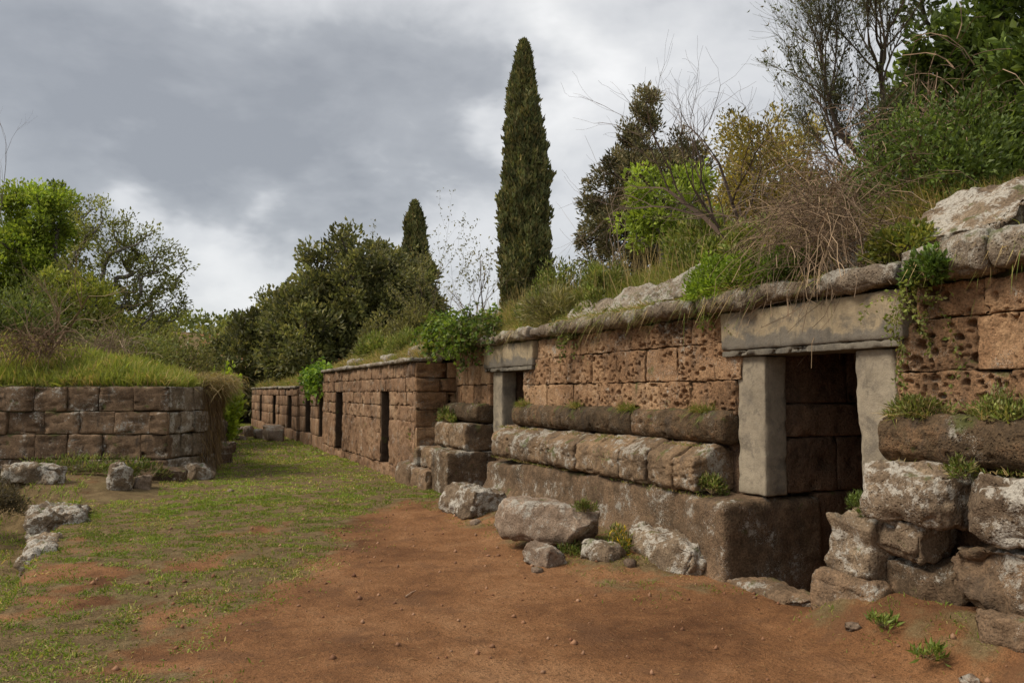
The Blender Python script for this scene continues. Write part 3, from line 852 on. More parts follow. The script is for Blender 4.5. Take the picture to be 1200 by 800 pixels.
far_tomb('last small red tomb at the far end of the row, under the dark trees', 31.3, 40.8, 1.76, [(32.0, 33.0), (36.6, 37.6)], 4.06, [-.15, .35, .8, 1.15, 1.5])
# low wall closing the street
cw = thing('low_wall', 'low dark red wall closing the street under the far trees', 'wall', (2.2, 46, 0))
for k, (za, zb) in enumerate(((-.1, .4), (.4, .85))):
    for i in range(6):
        blk2(cw, (2.2, 46, 0), (-.2+i*.95+.3*k, 46, za+.01), (.72+i*.95+.3*k, 46.4, zb), MT_FAR, 'stone_block', res=.2, resx=.2, pits=0, r=.05, amp=.04)

# ================================================================ left retaining wall
LC = np.array([.13, 15.55])
LW = thing('retaining_wall', 'grey-brown block wall with long grass on top, left of the street', 'wall', (LC[0], LC[1], 0), 0)
LANG = math.atan2(.42, -.905)            # direction of the front, away from its corner
def lw_block(u0, u1, z0, z1, ang, mat, depth=.36, origin=(0, 0), **kw):
    """u runs along the wall from the corner; the wall's outside is on its left when walking away from the corner"""
    k = dict(res=.035, resx=.12, r=.014, amp=.024, freq=3, chip=.02, pits=150, pit_r=(.015, .04), axis='y', facing=-1)
    k.update(kw)
    me = rock_mesh('stone_block', (u1-u0-.012, depth, z1-z0-.012), mat, seed=seed(), **k)
    uc, s = (u0+u1)/2, depth/2+rs.uniform(-.04, .03)
    ax, nx = np.array([math.cos(ang), math.sin(ang)]), np.array([-math.sin(ang), math.cos(ang)])
    if LEFT_FLIP:
        nx = -nx
    p = np.array(origin)+ax*uc+nx*s
    return link('stone_block', me, LW, (p[0], p[1], (z0+z1)/2-rs.uniform(0, .012)), (rs.uniform(-.02, .02), rs.uniform(-.012, .012), (ang if not LEFT_FLIP else ang+math.pi)+rs.uniform(-.025, .025)))
LEFT_FLIP = True
zl = [-.2, .42, .86, 1.27, 1.72]
for k, (za, zb) in enumerate(zip(zl[:-1], zl[1:])):
    u = 0.0
    cuts = {3: [0, .64, 1.28, 1.86, 2.45, 3.1], 2: [0, .34, .98, 1.62, 2.25, 2.92], 1: [0, .5, 1.2, 1.8, 2.4, 3.1], 0: [0, .7, 1.4, 2.2, 3.1]}[k]
    while cuts[-1] < 7:
        cuts.append(cuts[-1]+rs.uniform(.55, .7))
    for a, b in zip(cuts[:-1], cuts[1:]):
        lw_block(a, b, za, zb, LANG, MT_LEFT)
# the splayed end towards the street
LEFT_FLIP = False
A2 = math.atan2(1.35, .92)
for k, (za, zb) in enumerate(zip(zl[:-1], zl[1:])):
    for a, b in ((.02, .36+.08*(k % 2)), (.36+.08*(k % 2), .8), (.8, 1.25), (1.25, 1.62)):
        lw_block(a, b, za, zb, A2, MT_PALE, origin=(0.0, .02), pits=30)

# loose stones on the left
boulder('long flat lichen slab lying on the earth before the left wall', (-2.35, 14.2, .2), (-1.2, 14.6, .5), MT_LICHEN, (0, .06, -.38), r=.12, name='stone_slab', cat='slab')
boulder('upright pale lichen rock standing before the left wall', (-.72, 13.75, .02), (-.34, 14.1, .52), MT_LICHEN, (0, .06, .1), r=.12)
boulder('small stone leaning on the upright pale rock by the left wall', (-.37, 13.9, .02), (-.1, 14.2, .3), MT_BOULDER, (0, .3, .2), r=.08)
boulder('grey rock at the foot of the left wall corner', (-.1, 14.85, -.1), (.42, 15.4, .32), MT_LEFT, (0, .1, -.2), r=.12)
boulder('lichen rock at the foot of the splayed end of the left wall', (.4, 15.3, -.1), (.85, 15.9, .34), MT_LICHEN, (0, .1, .5), r=.12)
boulder('pale bedrock edge above the overgrown ditch on the left', (-1.5, 10.9, -.5), (-.9, 13.4, .1), MT_LICHEN, (0, -.1, .12), r=.14, amp=.12, name='bedrock_edge', cat='rock')
boulder('narrow rock rim along the ditch, nearer than the pale bedrock edge', (-1.22, 8.9, -.45), (-.94, 10.8, .02), MT_LICHEN, (0, -.08, .05), r=.12, amp=.1, name='bedrock_edge', cat='rock')
boulder('block of stone beside the street just beyond the left wall', (1.0, 19.2, -.1), (1.5, 20.2, .45), MT_LEFT, (0, 0, .1), r=.12)
boulder('taller brown rock beyond the block on the left side of the street', (1.0, 21.4, -.1), (1.55, 22.6, .95), MT_TORUS, (0, .1, 0), r=.2, amp=.1)
boulder('small dark rock at the street edge by the taller brown rock', (1.55, 22.4, -.1), (1.85, 22.9, .3), MT_LEFT, (0, 0, .3), r=.1)
for i, (x, y, w, h, l) in enumerate(((3.1, 27.2, .9, .5, 'largest squared grey stone at the near end of the far stone row'), (3.0, 29.0, .55, .36, 'second stone of the far row, next to the largest'),
                                     (2.75, 30.4, .5, .4, 'rounded pale stone in the middle of the far row'), (2.5, 31.6, .6, .3, 'low stone of the far row, left of the rounded one'),
                                     (2.3, 33.2, .5, .5, 'upright stone near the left end of the far row'), (2.05, 34.6, .6, .55, 'last stone at the left end of the far row'),
                                     (2.35, 28.6, .5, .16, 'flat stone in the grass before the far row'))):
    boulder(l, (x, y, -.08), (x+w*.8, y+w, h), MT_BOULDER, (0, 0, rs.uniform(-.3, .3)), r=.12, res=.07, group='row of stones at the far end of the street')

# ================================================================ vegetation builders
def nrm_(v):
    return v/np.maximum(np.linalg.norm(v, axis=-1, keepdims=True), 1e-9)
def pick_clusters(rng, ells, n):
    w = np.array([(e[3]*e[4]*e[5])**.7 for e in ells])
    k = rng.choice(len(ells), n, p=w/w.sum())
    E_ = np.array(ells)[k]
    d = nrm_(rng.normal(size=(n, 3)))
    return E_[:, :3]+d*E_[:, 3:6]*(rng.uniform(0.05, 1, (n, 1))**.42)
def skeleton(rng, trunk, C, wob=.1):
    pos, par = [np.array(p, float) for p in trunk], [-1]+list(range(len(trunk)-1))
    ax = np.array(trunk[-1], float)
    order = np.argsort(np.linalg.norm(C-ax*.8, axis=1))
    ends = []
    for i in order:
        A = np.array(pos)
        dv = C[i]-A
        L = np.linalg.norm(dv, axis=1)
        cost = L+1.1*np.maximum(0, .35*L-dv[:, 2])
        cost[0] += L.max()
        j = int(np.argmin(cost))
        p0, L0, prev = A[j], L[j], j
        m = 3 if L0 > .5 else 2
        for k in range(1, m+1):
            t = k/m
            q = p0+(C[i]-p0)*t
            if k < m:
                q = q+rng.normal(size=3)*wob*L0*.35+np.array([0, 0, -.10*L0*math.sin(t*math.pi)])
            pos.append(q); par.append(prev); prev = len(pos)-1
        ends.append(prev)
    pos, par = np.array(pos), np.array(par)
    cnt = np.ones(len(pos))*.15
    cnt[ends] = 1
    for i in range(len(pos)-1, 0, -1):
        cnt[par[i]] += cnt[i]
    return pos, par, cnt
def tree(name, label, cat, base, trunk, ells, ncl, nleaf, lsize, cr, pal, sd, rtip=.012, bk=None, group=None, lw=.5, leafmat=None, tone=.22, up=.35, flat=1.0, sides=5, leafy=True, jit=.18):
    rng = np.random.default_rng(sd)
    nleaf, lsize = int(nleaf*.82), lsize*1.08
    t = thing(name, label, cat, base, 0, group)
    C = pick_clusters(rng, ells, ncl)
    pos, par, cnt = skeleton(rng, trunk, C)
    i = np.arange(1, len(pos))
    rad = rtip*cnt**.5
    V, F = frusta(pos[par[i]], pos[i], np.maximum(rad[par[i]]*.92, rad[i]), rad[i], sides)
    V[:, 2] -= 0
    link('trunk', mesh_np('trunk', V, F, bk or M_BARK), t)
    if leafy:
        cen = C.mean(0)
        k = rng.integers(0, ncl, nleaf)
        off = rng.normal(size=(nleaf, 3))
        off = nrm_(off)*(rng.uniform(0, 1, (nleaf, 1))**.5)*cr*rng.uniform(.55, 1.25, (ncl, 1))[k]
        off[:, 2] *= flat
        P = C[k]+off
        D = nrm_(off)*.7+nrm_(P-cen)*.5+rng.normal(size=(nleaf, 3))*.55+np.array([0, 0, up])
        tn = np.clip(rng.normal(1, tone, (ncl, 1)), .45, 1.7)
        c = varcol(rng, nleaf, pal, jit)*tn[k]
        V, F, C_ = leaf_mesh_data(P, D, lsize*rng.uniform(.6, 1.3, nleaf), rng, c, lw)
        link('crown', mesh_np('crown', V, F, leafmat or M_LEAF, False, C_), t)
    return t
def cypress(label, base, h, rmax, n, sd, ls=.2):
    rng = np.random.default_rng(sd)
    t = thing('cypress_tree', label, 'tree', base)
    V, F = frusta([(0, 0, 0), (0, 0, h*.4)], [(0, 0, h*.4), (0, 0, h*.93)], [rmax*.2, rmax*.14], [rmax*.14, .02], 8)
    link('trunk', mesh_np('trunk', V, F, M_BARK), t)
    tt = rng.uniform(.02, 1, n)**1.15
    th = rng.uniform(0, 2*math.pi, n)
    prof = np.interp(tt, [0, .06, .2, .42, .62, .8, .92, .975, 1], [.55, .8, .97, 1, .88, .62, .36, .16, .02])
    q = np.stack([np.cos(th)*1.6, np.sin(th)*1.6, tt*h*.8], 1)
    lump = 1+.34*fbm(q, 3, sd)+.3*vnoise(q*2.6, sd+4)
    r = rmax*prof*lump*(rng.uniform(.0, 1, n)**.22)
    P = np.stack([np.cos(th)*r, np.sin(th)*r, tt*h], 1)
    D = np.stack([np.cos(th)*.35, np.sin(th)*.35, np.full(n, 1.0)], 1)+rng.normal(size=(n, 3))*.3
    c = varcol(rng, n, [(.07, .085, .036), (.095, .105, .048), (.12, .11, .054), (.05, .066, .032)], .2)*np.clip(.9+.7*fbm(q*2.3, 2, sd+8), .5, 1.6)[:, None]
    V, F, C_ = leaf_mesh_data(P, D, ls*rng.uniform(.6, 1.3, n), rng, c, .42)
    link('crown', mesh_np('crown', V, F, M_NEEDLE, False, C_), t)
    return t
def grow(rng, p, d, L, r, lev, maxlev, out, spread=.6, kids=(0, 1, 1, 2, 2), wig=.16, up=0.0, shrink=.66, rs_=.62, fork=None):
    n = 5
    for i in range(n):
        d = d+rng.normal(size=3)*wig+np.array([0, 0, up])
        d = d/np.linalg.norm(d)
        q = p+d*L/n
        r1 = max(r*(1-.13), .0012)
        out.append((p, q, r, r1, lev))
        p, r = q, r1
        if lev < maxlev:
            for _ in range(kids[i]):
                if rng.uniform() < .85:
                    e = d+rng.normal(size=3)*spread
                    grow(rng, p, e/np.linalg.norm(e), L*shrink*rng.uniform(.7, 1.2), r*rs_, lev+1, maxlev, out, spread, kids, wig, up, shrink, rs_)
def twigs_mesh(out, pal, sd, sides=4, mat=None):
    rng = np.random.default_rng(sd)
    P0, P1 = np.array([o[0] for o in out]), np.array([o[1] for o in out])
    lev = np.array([o[4] for o in out])
    V, F = frusta(P0, P1, np.array([o[2] for o in out]), np.array([o[3] for o in out]), sides)
    pal = np.array(pal, float)
    c = pal[np.minimum(lev, len(pal)-1)]*np.clip(rng.normal(1, .18, (len(out), 1)), .5, 1.6)
    return V, F, np.repeat(c, 2*sides, 0)
def bare_shrub(name, label, base, starts, pal, sd, maxlev=3, leaf=None, sides=3, group=None, cat='shrub', **kw):
    """starts: (local point, direction, length, radius)"""
    rng = np.random.default_rng(sd)
    t = thing(name, label, cat, base, 0, group)
    out = []
    for (p, d, L, r) in starts:
        grow(rng, np.array(p, float), nrm_(np.array(d, float)), L, r, 0, maxlev, out, **kw)
    V, F, C = twigs_mesh(out, pal, sd, sides)
    link('branches', mesh_np('branches', V, F, M_TWIG, False, C), t)
    if leaf:
        n, size, lp, minlev = leaf
        ends = np.array([o[1] for o in out if o[4] >= minlev])
        P = ends[rng.integers(0, len(ends), n)]+rng.normal(size=(n, 3))*size*.6
        D = rng.normal(size=(n, 3))*.7+np.array([0, 0, .5])
        V, F, C = leaf_mesh_data(P, D, size*rng.uniform(.6, 1.3, n), rng, varcol(rng, n, lp), .45)
        link('leaves', mesh_np('leaves', V, F, M_LEAF, False, C), t)
    return t
def bush(name, label, cat, loc, rad, n, ls, pal, sd, stems=24, lw=.5, lift=.0, tone=.25, group=None, ncl=26, mat=None, cr=.33, up=.4, stemcol=(.13, .11, .06)):
    """small plant: stems from the root to leaf clusters over a half ellipsoid"""
    rng = np.random.default_rng(sd)
    t = thing(name, label, cat, loc, 0, group)
    rad = np.array(rad, float)
    if n > 3000:
        n, ls = int(n*.75), ls*1.12
    d = nrm_(rng.normal(size=(ncl, 3)))
    d[:, 2] = np.abs(d[:, 2])*.95
    C = d*rad*(rng.uniform(.15, 1, (ncl, 1))**.5)+np.array([0, 0, lift])
    A = Acc()
    P0 = rng.normal(size=(ncl, 3))*np.array([rad[0]*.15, rad[1]*.15, 0])
    mid = (P0+C)/2+rng.normal(size=(ncl, 3))*rad*.08
    w = float(rad.min())*.016+.0012
    for a, b, r0, r1 in ((P0, mid, w*1.5, w), (mid, C, w, w*.5)):
        V, F = frusta(a, b, np.full(ncl, r0), np.full(ncl, r1), 3)
        A.add(V, F, np.array(stemcol))
    link('stems', A.mesh('stems', M_TWIG), t)
    k = rng.integers(0, ncl, n)
    off = nrm_(rng.normal(size=(n, 3)))*(rng.uniform(0, 1, (n, 1))**.5)*rad*cr
    P = C[k]+off
    P[:, 2] = np.maximum(P[:, 2], -.02)
    D = nrm_(off/rad)*.6+nrm_(P/rad)*.5+rng.normal(size=(n, 3))*.5+np.array([0, 0, up])
    tn = np.clip(rng.normal(1, tone, (ncl, 1)), .5, 1.6)
    V, F, C_ = leaf_mesh_data(P, D, ls*rng.uniform(.6, 1.3, n), rng, varcol(rng, n, pal)*tn[k], lw)
    link('foliage', mesh_np('foliage', V, F, mat or M_LEAF, False, C_), t)
    return t
def hanging(name, label, cat, base, starts, sd, length, step=.05, leafn=2, ls=.06, pal=None, vcol=(.12, .095, .06), vr=.004, out=(-1, 0, .6), grav=.22, wig=.2, leaf=True, dry=None, drop=0.0):
    """vines or dry strands that spill over an edge and hang"""
    rng = np.random.default_rng(sd)
    t = thing(name, label, cat, base)
    segs, LP, LD = [], [], []
    for s in starts:
        p = np.array(s, float)
        d = nrm_(np.array(out)+rng.normal(size=3)*.35)
        L = length*rng.uniform(.35, 1.15)
        r = vr*rng.uniform(.6, 1.5)
        for k in range(int(L/step)):
            d = nrm_(d+rng.normal(size=3)*wig+np.array([0, 0, -grav]))
            q = p+d*step
            segs.append((p, q, r, r*.97, 0))
            for _ in range(leafn):
                LP.append(q+rng.normal(size=3)*ls*.5); LD.append(d*.3+rng.normal(size=3)*.6+np.array([out[0]*.5, out[1]*.5, -.1]))
            p, r = q, r*.97
    V, F, C = twigs_mesh(segs, [vcol], sd, 3)
    link('vines', mesh_np('vines', V, F, M_TWIG, False, C), t)
    if leafn:
        P, D = np.array(LP), np.array(LD)
        n = len(P)
        V, F, C = leaf_mesh_data(P, D, ls*rng.uniform(.6, 1.4, n), rng, varcol(rng, n, pal, .25)*np.clip(1+.5*fbm(P*3.5, 2, sd), .5, 1.6)[:, None], .75)
        link('leaves', mesh_np('leaves', V, F, M_LEAF, False, C), t)
    return t

# ================================================================ trees
G_OAK = [(.085, .098, .045), (.11, .12, .058), (.155, .152, .078), (.065, .077, .038)]
G_BRIGHT = [(.12, .2, .03), (.17, .25, .04), (.09, .15, .025)]
G_DARK = [(.045, .075, .02), (.065, .1, .026), (.095, .135, .036)]
G_OLIVE = [(.1, .105, .045), (.13, .135, .055), (.085, .085, .04), (.15, .14, .07)]
G_YEL = [(.27, .22, .065), (.22, .19, .065), (.15, .15, .055)]
G_IVY = [(.05, .1, .02), (.09, .16, .025), (.15, .23, .035), (.2, .27, .045)]
B_GREY = [(.11, .09, .07), (.13, .11, .085), (.16, .135, .105), (.19, .16, .125)]
B_DRY = [(.17, .14, .09), (.24, .2, .13), (.33, .275, .185)]
def stand(x, y):
    return (x, y, on_bank(x, y)-.05)
z0 = on_bank(12.5, 27.3)
cypress('tall narrow dark cypress rising against the sky above the mound', stand(12.5, 27.3), 15.1-z0, .9, 46000, 11, .23)
z0 = on_bank(13.0, 43.4)
cypress('short pointed cypress far behind, above the holm oaks', stand(13.0, 43.4), 12.4-z0, 1.0, 16000, 12, .3)
b = stand(12.1, 18.8); h = 10.2-b[2]
tree('dark_conifer', 'dark brownish conifer with ragged crown, right of the tall cypress', 'tree', b, [(0, 0, 0), (.05, 0, h*.3), (0, .1, h*.6), (.1, 0, h*.9)],
     [(0, 0, h*.35, 1.75, 1.6, 1.3), (.05, 0, h*.62, 1.25, 1.2, 1.3), (.1, -.1, h*.87, .6, .6, .85), (-.7, .3, h*.5, .9, .9, .8)], 150, 42000, .135, .33,
     [(.055, .06, .032), (.085, .078, .044), (.11, .095, .055), (.048, .054, .03)], 21, .017, M_BARK, lw=.3, leafmat=M_NEEDLE, tone=.3, up=.5)
b = stand(13.6, 18.6); h = 9.4-b[2]
tree('dark_conifer', 'smaller dark conifer behind the bright green sapling', 'tree', b, [(0, 0, 0), (0, 0, h*.4), (.1, 0, h*.85)],
     [(0, 0, h*.45, 1.0, 1.0, 1.3), (.05, 0, h*.78, .6, .6, 1.0)], 80, 19000, .145, .36,
     [(.055, .06, .032), (.085, .078, .044), (.11, .095, .055)], 22, .015, M_BARK, lw=.3, leafmat=M_NEEDLE, tone=.3, up=.5)
b = stand(8.0, 11.7); h = 5.75-b[2]
tree('young_tree', 'bright spring-green young tree before the dark conifer', 'tree', b, [(0, 0, 0), (.03, 0, h*.25), (0, .05, h*.5)],
     [(0, 0, h*.55, .75, .75, .55), (-.35, .1, h*.75, .38, .4, .4), (.4, -.2, h*.8, .4, .4, .42), (.55, -.4, h*.5, .4, .4, .4)], 60, 4200, .1, .2, [(.16, .22, .035), (.2, .26, .045), (.11, .16, .03)], 23, .006, M_BARKG, lw=.5, tone=.2)
b = stand(12.6, 14.1); h = 8.6-b[2]
tree('yellowing_tree', 'yellow-flowered sparse tree behind the bare shrub', 'tree', b, [(0, 0, 0), (0, .1, h*.3), (.1, 0, h*.55)],
     [(0, 0, h*.65, 1.35, 1.2, 1.3), (-.6, .3, h*.45, 1.1, 1, .9), (.8, -.5, h*.4, 1.1, 1, 1)], 170, 26000, .085, .36, G_YEL, 24, .011, M_BARKG, tone=.25)
# big leafy trees at the right edge
b = stand(9.7, 6.6); h = 7.4-b[2]
tree('leafy_tree', 'large dense dark green leafy tree filling the top right corner', 'tree', b, [(0, 0, 0), (.1, -.1, h*.3), (0, 0, h*.6)],
     [(.1, -.2, h*.7, 1.35, 1.5, 1.6), (.3, -.6, h*.3, 1.3, 1.5, 1.0), (-.5, .35, h*.45, .7, .8, .8), (.6, -1.0, h*.75, 1.3, 1.5, 1.5)], 230, 46000, .105, .3, G_DARK, 25, .012, M_BARK, lw=.6, tone=.3)
b = stand(7.6, 4.3); h = 5.4-b[2]
tree('leafy_tree', 'dark green leafy bush above the lichen slabs at the right edge', 'tree', b, [(0, 0, 0), (.0, 0, h*.3), (0, 0, h*.5)],
     [(0, 0, h*.45, 1.0, 1.1, .8), (-.2, .7, h*.25, .7, .9, .5)], 90, 15000, .085, .26, G_DARK, 26, .009, M_BARK, lw=.6, tone=.3)
# holm oaks over the far tombs
def oak(label, x, y, top, ells, ncl, n, sd, base_z=None):
    bz = on_bank(x, y)-.05 if base_z is None else base_z
    h = top-bz
    tree('holm_oak', label, 'tree', (x, y, bz), [(0, 0, 0), (.1, 0, h*.2), (0, .1, h*.45)], [(a*1.0, b_, c*h, d, e, f) for a, b_, c, d, e, f in ells], ncl, n, .23, .62, G_OAK, sd, .022, M_BARK, group='holm oaks over the far tombs', lw=.55, tone=.32)
oak('biggest rounded dark holm oak over the far tombs', 8.6, 38.2, 9.5, [(0, 0, .62, 3.0, 2.8, 2.6), (-1.2, -.6, .45, 2.6, 2.4, 2.0), (1.6, 0, .55, 2.0, 2.2, 2.1), (0, -1.5, .3, 3.0, 2.0, 1.6)], 240, 38000, 31)
oak('holm oak at the left end of the dark trees, where the street ends', 4.2, 45.5, 7.0, [(0, 0, .45, 2.2, 2.2, 2.4), (.8, 0, .7, 1.4, 1.6, 1.4), (-.3, -.3, .2, 2.4, 1.8, 1.4)], 150, 22000, 32, 0.0)
oak('lower holm oak leaning over the last small tomb', 5.9, 36.6, 6.6, [(0, 0, .5, 1.7, 2.2, 1.7), (-.4, -.8, .25, 1.5, 2.0, 1.2)], 120, 18000, 33)
oak('grey-green holm oak behind the right shoulder of the biggest one', 11.6, 39.5, 8.9, [(0, 0, .6, 1.9, 2.0, 2.0), (-.2, -.6, .3, 2.2, 2.0, 1.7)], 120, 16000, 34)
oak('holm oak set back between the street end and the biggest oak', 6.8, 47.0, 8.8, [(0, 0, .5, 2.6, 2.4, 2.8), (.3, 0, .2, 2.8, 2.2, 1.6)], 130, 17000, 35)
oak('low dark oak scrub behind the wall that closes the street', 1.8, 48.5, 3.6, [(0, 0, .5, 2.4, 1.6, 1.4), (1.5, .3, .35, 1.6, 1.4, 1.2)], 90, 15000, 36, 0.0)
# olive and grey shrubs on the bank behind the second tomb
def shrub(name, label, x, y, rad, n, ls, pal, sd, on='r', **kw):
    z = on_bank(x, y)-.04 if on == 'r' else on
    return bush(name, label, 'shrub', (x, y, z), rad, n, ls, pal, sd, **kw)
shrub('olive_shrub', 'olive-grey rounded shrub on the bank, right of the holm oaks', 7.3, 23.6, (1.0, 1.2, 1.75), 9000, .1, G_OLIVE, 41, ncl=60)
shrub('olive_shrub', 'grey-green shrub on the bank, left of the olive-grey one', 7.2, 27.5, (1.0, 1.2, 1.7), 8000, .12, G_OLIVE, 42, ncl=60)
shrub('olive_shrub', 'dull green scrub at the foot of the tall cypress', 9.0, 18.0, (1.1, 1.2, 1.1), 8000, .1, G_OLIVE, 43, ncl=60)
shrub('olive_shrub', 'brownish scrub under the dark conifer', 8.6, 14.2, (.8, 1.0, .85), 6000, .085, [(.15, .125, .06), (.12, .115, .045), (.2, .16, .09)], 44, ncl=50)
shrub('dark_scrub', 'dark green undergrowth below the bare-branched shrub on the right', 6.5, 5.05, (.8, .9, .95), 14000, .06, G_DARK, 45, ncl=60, lw=.35)
shrub('dark_scrub', 'dark undergrowth between the bare shrub and the yellow tree', 8.4, 7.6, (1.0, 1.0, .9), 8000, .08, G_DARK+[(.09, .09, .04)], 46, ncl=60, lw=.35)
shrub('broom_shrub', 'grey broom clump overhanging the cornice above the far doorway', 5.25, 10.4, (.38, .55, .5), 3800, .14, [(.13, .13, .06), (.2, .18, .1), (.1, .11, .045)], 47, lw=.1, ncl=30, up=.6)

# bare and half-bare shrubs
z = on_bank(7.3, 6.45)
bare_shrub('bare_shrub', 'half-bare tall shrub with forked trunk and fine upright twigs, upper right', (7.3, 6.45, z-.05),
           [((0, 0, 0), (.02, 0, 1), .75, .062), ((.02, 0, .7), (-.6, .35, .9), 1.25, .042), ((.02, 0, .7), (.55, -.5, 1), 1.5, .046), ((.0, 0, .45), (-.9, .7, .5), .9, .026)],
           [(.07, .058, .045), (.08, .066, .05), (.075, .07, .045), (.06, .07, .035)], 51, maxlev=3, kids=(0, 1, 3, 4, 5), spread=.36, up=.1, wig=.12, sides=3, leaf=(4200, .05, [(.06, .08, .035), (.09, .1, .05), (.1, .085, .06)], 3), cat='shrub')
z = on_bank(6.25, 7.3)
bare_shrub('bare_shrub', 'leafless grey shrub whose branches reach left over the mound', (6.3, 7.2, z-.05),
           [((0, 0, 0), (-.5, .5, .75), 1.5, .042), ((0, 0, 0), (-.75, .35, .55), 1.2, .03), ((0, 0, 0), (-.35, .7, .95), 1.45, .036), ((0, 0, 0), (.15, .6, .8), 1.1, .028)],
           [(.075, .06, .048), (.09, .075, .06), (.12, .1, .08)], 52, maxlev=3, kids=(0, 1, 1, 1, 2), spread=.5, up=.0, wig=.16)
# dry tangle
def tangle(label, x, y, z, n, rad, sd, L=.5, thick=.004, pal=B_DRY, droop=(.6, 1.3), name='dry_tangle', out=(-.35, 0, .55), spread=.8):
    rng = np.random.default_rng(sd)
    t = thing(name, label, 'shrub', (x, y, z))
    segs = []
    for i in range(n):
        p = rng.normal(size=3)*np.array(rad)*.55
        d = nrm_(np.array(out)+rng.normal(size=3)*spread)
        g = rng.uniform(*droop)
        ln = L*rng.uniform(.5, 1.4)
        r = thick*rng.uniform(.5, 1.5)
        m = 5
        for k in range(m):
            d = nrm_(d+np.array([0, 0, -g/m])+rng.normal(size=3)*.26)
            q = p+d*ln/m
            segs.append((p, q, r, r*.9, min(2, i % 3)))
            p, r = q, r*.9
    V, F, C = twigs_mesh(segs, pal, sd, 3)
    link('strands', mesh_np('strands', V, F, M_TWIG, False, C), t)
    return t
tangle('pale dry tangle of arching stems hanging over the lintel of the near doorway', 5.08, 5.0, 2.9, 700, (.24, .45, .36), 53, .75, .0032, [(.1, .08, .055), (.16, .13, .09), (.26, .215, .145)], droop=(.9, 1.9))
tangle('dry brown tangle of stems higher up, under the half-bare shrub', 5.9, 5.9, 3.4, 420, (.4, .6, .38), 54, .6, .0035, [(.13, .1, .07), (.19, .15, .105), (.26, .21, .15)], out=(-.3, .2, .7))
tangle('dry hanging brambles behind the lichen slabs, upper right', 6.9, 5.3, 3.8, 420, (.5, .5, .6), 55, .7, .0045, [(.13, .1, .07), (.19, .15, .105), (.24, .19, .14)])
# thin saplings
for (x, y, lab, sd, hh) in ((6.7, 16.7, 'thin bare sapling left of the tall cypress', 56, 1.7), (6.2, 16.0, 'bare leaning twig shrub above the ivy, left of the cypress', 57, 1.3), (8.4, 24.7, 'thin grey sapling with few leaves beside the short cypress', 58, 2.9),
                            (7.7, 23.0, 'slender half-bare sapling right of the olive-grey shrub', 59, 2.4)):
    z = on_bank(x, y)
    bare_shrub('bare_sapling', lab, (x, y, z-.05), [((0, 0, 0), (-.1, .1, 1), hh, .018), ((0, 0, .1), (.3, -.2, 1), hh*.8, .014), ((0, 0, .05), (-.5, .3, 1), hh*.75, .014)], B_GREY, sd, maxlev=2,
               kids=(0, 1, 1, 1, 1), spread=.4, up=.04, leaf=(700 if sd > 57 else 60, .09, G_OLIVE, 1), cat='sapling')
for (x, y, lab, sd, hh) in ((7.2, 11.6, 'slim pale bare stem at the left of the bright young tree', 60, 1.7), (7.6, 12.6, 'slim bare stem before the dark conifer, farther left', 68, 1.6)):
    z = on_bank(x, y)
    bare_shrub('slim_sapling', lab, (x, y, z-.05), [((0, 0, 0), (0, 0, 1), hh, .012), ((0, 0, 0), (.12, .16, 1), hh*.9, .01), ((0, 0, 0), (-.1, -.22, 1), hh*.8, .009)], [(.26, .22, .17)], sd, maxlev=1, kids=(0, 0, 1, 1, 1), spread=.3, cat='sapling')

# ---------------------------------------------------------------- left side trees
def lz(x, y):
    """height of the left bank at a point"""
    i = np.argmin((XL[:, 2:]-x)**2+(YL[:, 2:]-y)**2)
    return float(ZL[:, 2:].ravel()[i])
b = (-4.1, 30.2, lz(-4.1, 30.2)-.05); h = 9.1-b[2]
tree('spring_tree', 'bright green leafy tree at the left picture edge', 'tree', b, [(0, 0, 0), (.1, 0, h*.3), (0, 0, h*.55)],
     [(.3, 0, h*.72, 1.2, 1.4, 1.5), (-.6, 0, h*.5, 1.8, 1.6, 1.5), (.5, -.4, h*.4, 1.1, 1.2, 1.0)], 170, 40000, .12, .42, [(.12, .18, .026), (.17, .23, .035), (.08, .125, .022), (.2, .24, .05)], 61, .017, M_BARK, tone=.3, lw=.6)
b = (-1.3, 27.4, lz(-1.3, 27.4)-.05); h = 8.3-b[2]
tree('sparse_tree', 'sparse olive-green tree with fine bare branches, right of the bright left tree', 'tree', b, [(0, 0, 0), (-.1, 0, h*.2), (-.1, .1, h*.4)],
     [(-.45, 0, h*.72, 1.0, .9, 1.4), (.9, 0, h*.58, 1.2, 1.0, 1.2), (.1, 0, h*.4, 1.9, 1.0, 1.1), (-1.1, 0, h*.5, .9, .8, 1.0)], 230, 15000, .095, .32, [(.13, .15, .045), (.1, .12, .04), (.16, .17, .06)], 62, .013, M_BARKG, tone=.25, lw=.5)
b = (-2.4, 25.2, lz(-2.4, 25.2)-.05); h = 5.4-b[2]
tree('spring_tree', 'yellowish green small tree low in front of the bright left tree', 'tree', b, [(0, 0, 0), (0, 0, h*.3), (0, 0, h*.5)],
     [(0, 0, h*.55, 1.1, 1.1, 1.1), (.9, 0, h*.35, .9, .9, .8)], 90, 12000, .12, .34, [(.15, .18, .04), (.11, .14, .035), (.19, .2, .05)], 63, .012, M_BARK, tone=.28)
def lshrub(label, x, y, rad, n, ls, pal, sd, **kw):
    return bush('olive_shrub', label, 'shrub', (x, y, lz(x, y)-.05), rad, n, ls, pal, sd, **kw)
lshrub('dull olive scrub in the middle of the left bank', -1.2, 22.0, (1.5, 1.2, 1.25), 13000, .09, [(.11, .125, .045), (.15, .155, .06), (.09, .12, .035)], 64, ncl=80, lw=.3)
lshrub('dark green scrub on the left bank at the picture edge', -3.4, 22.0, (1.3, 1.2, 1.3), 9000, .1, [(.06, .085, .028), (.09, .11, .035)], 65, ncl=70)
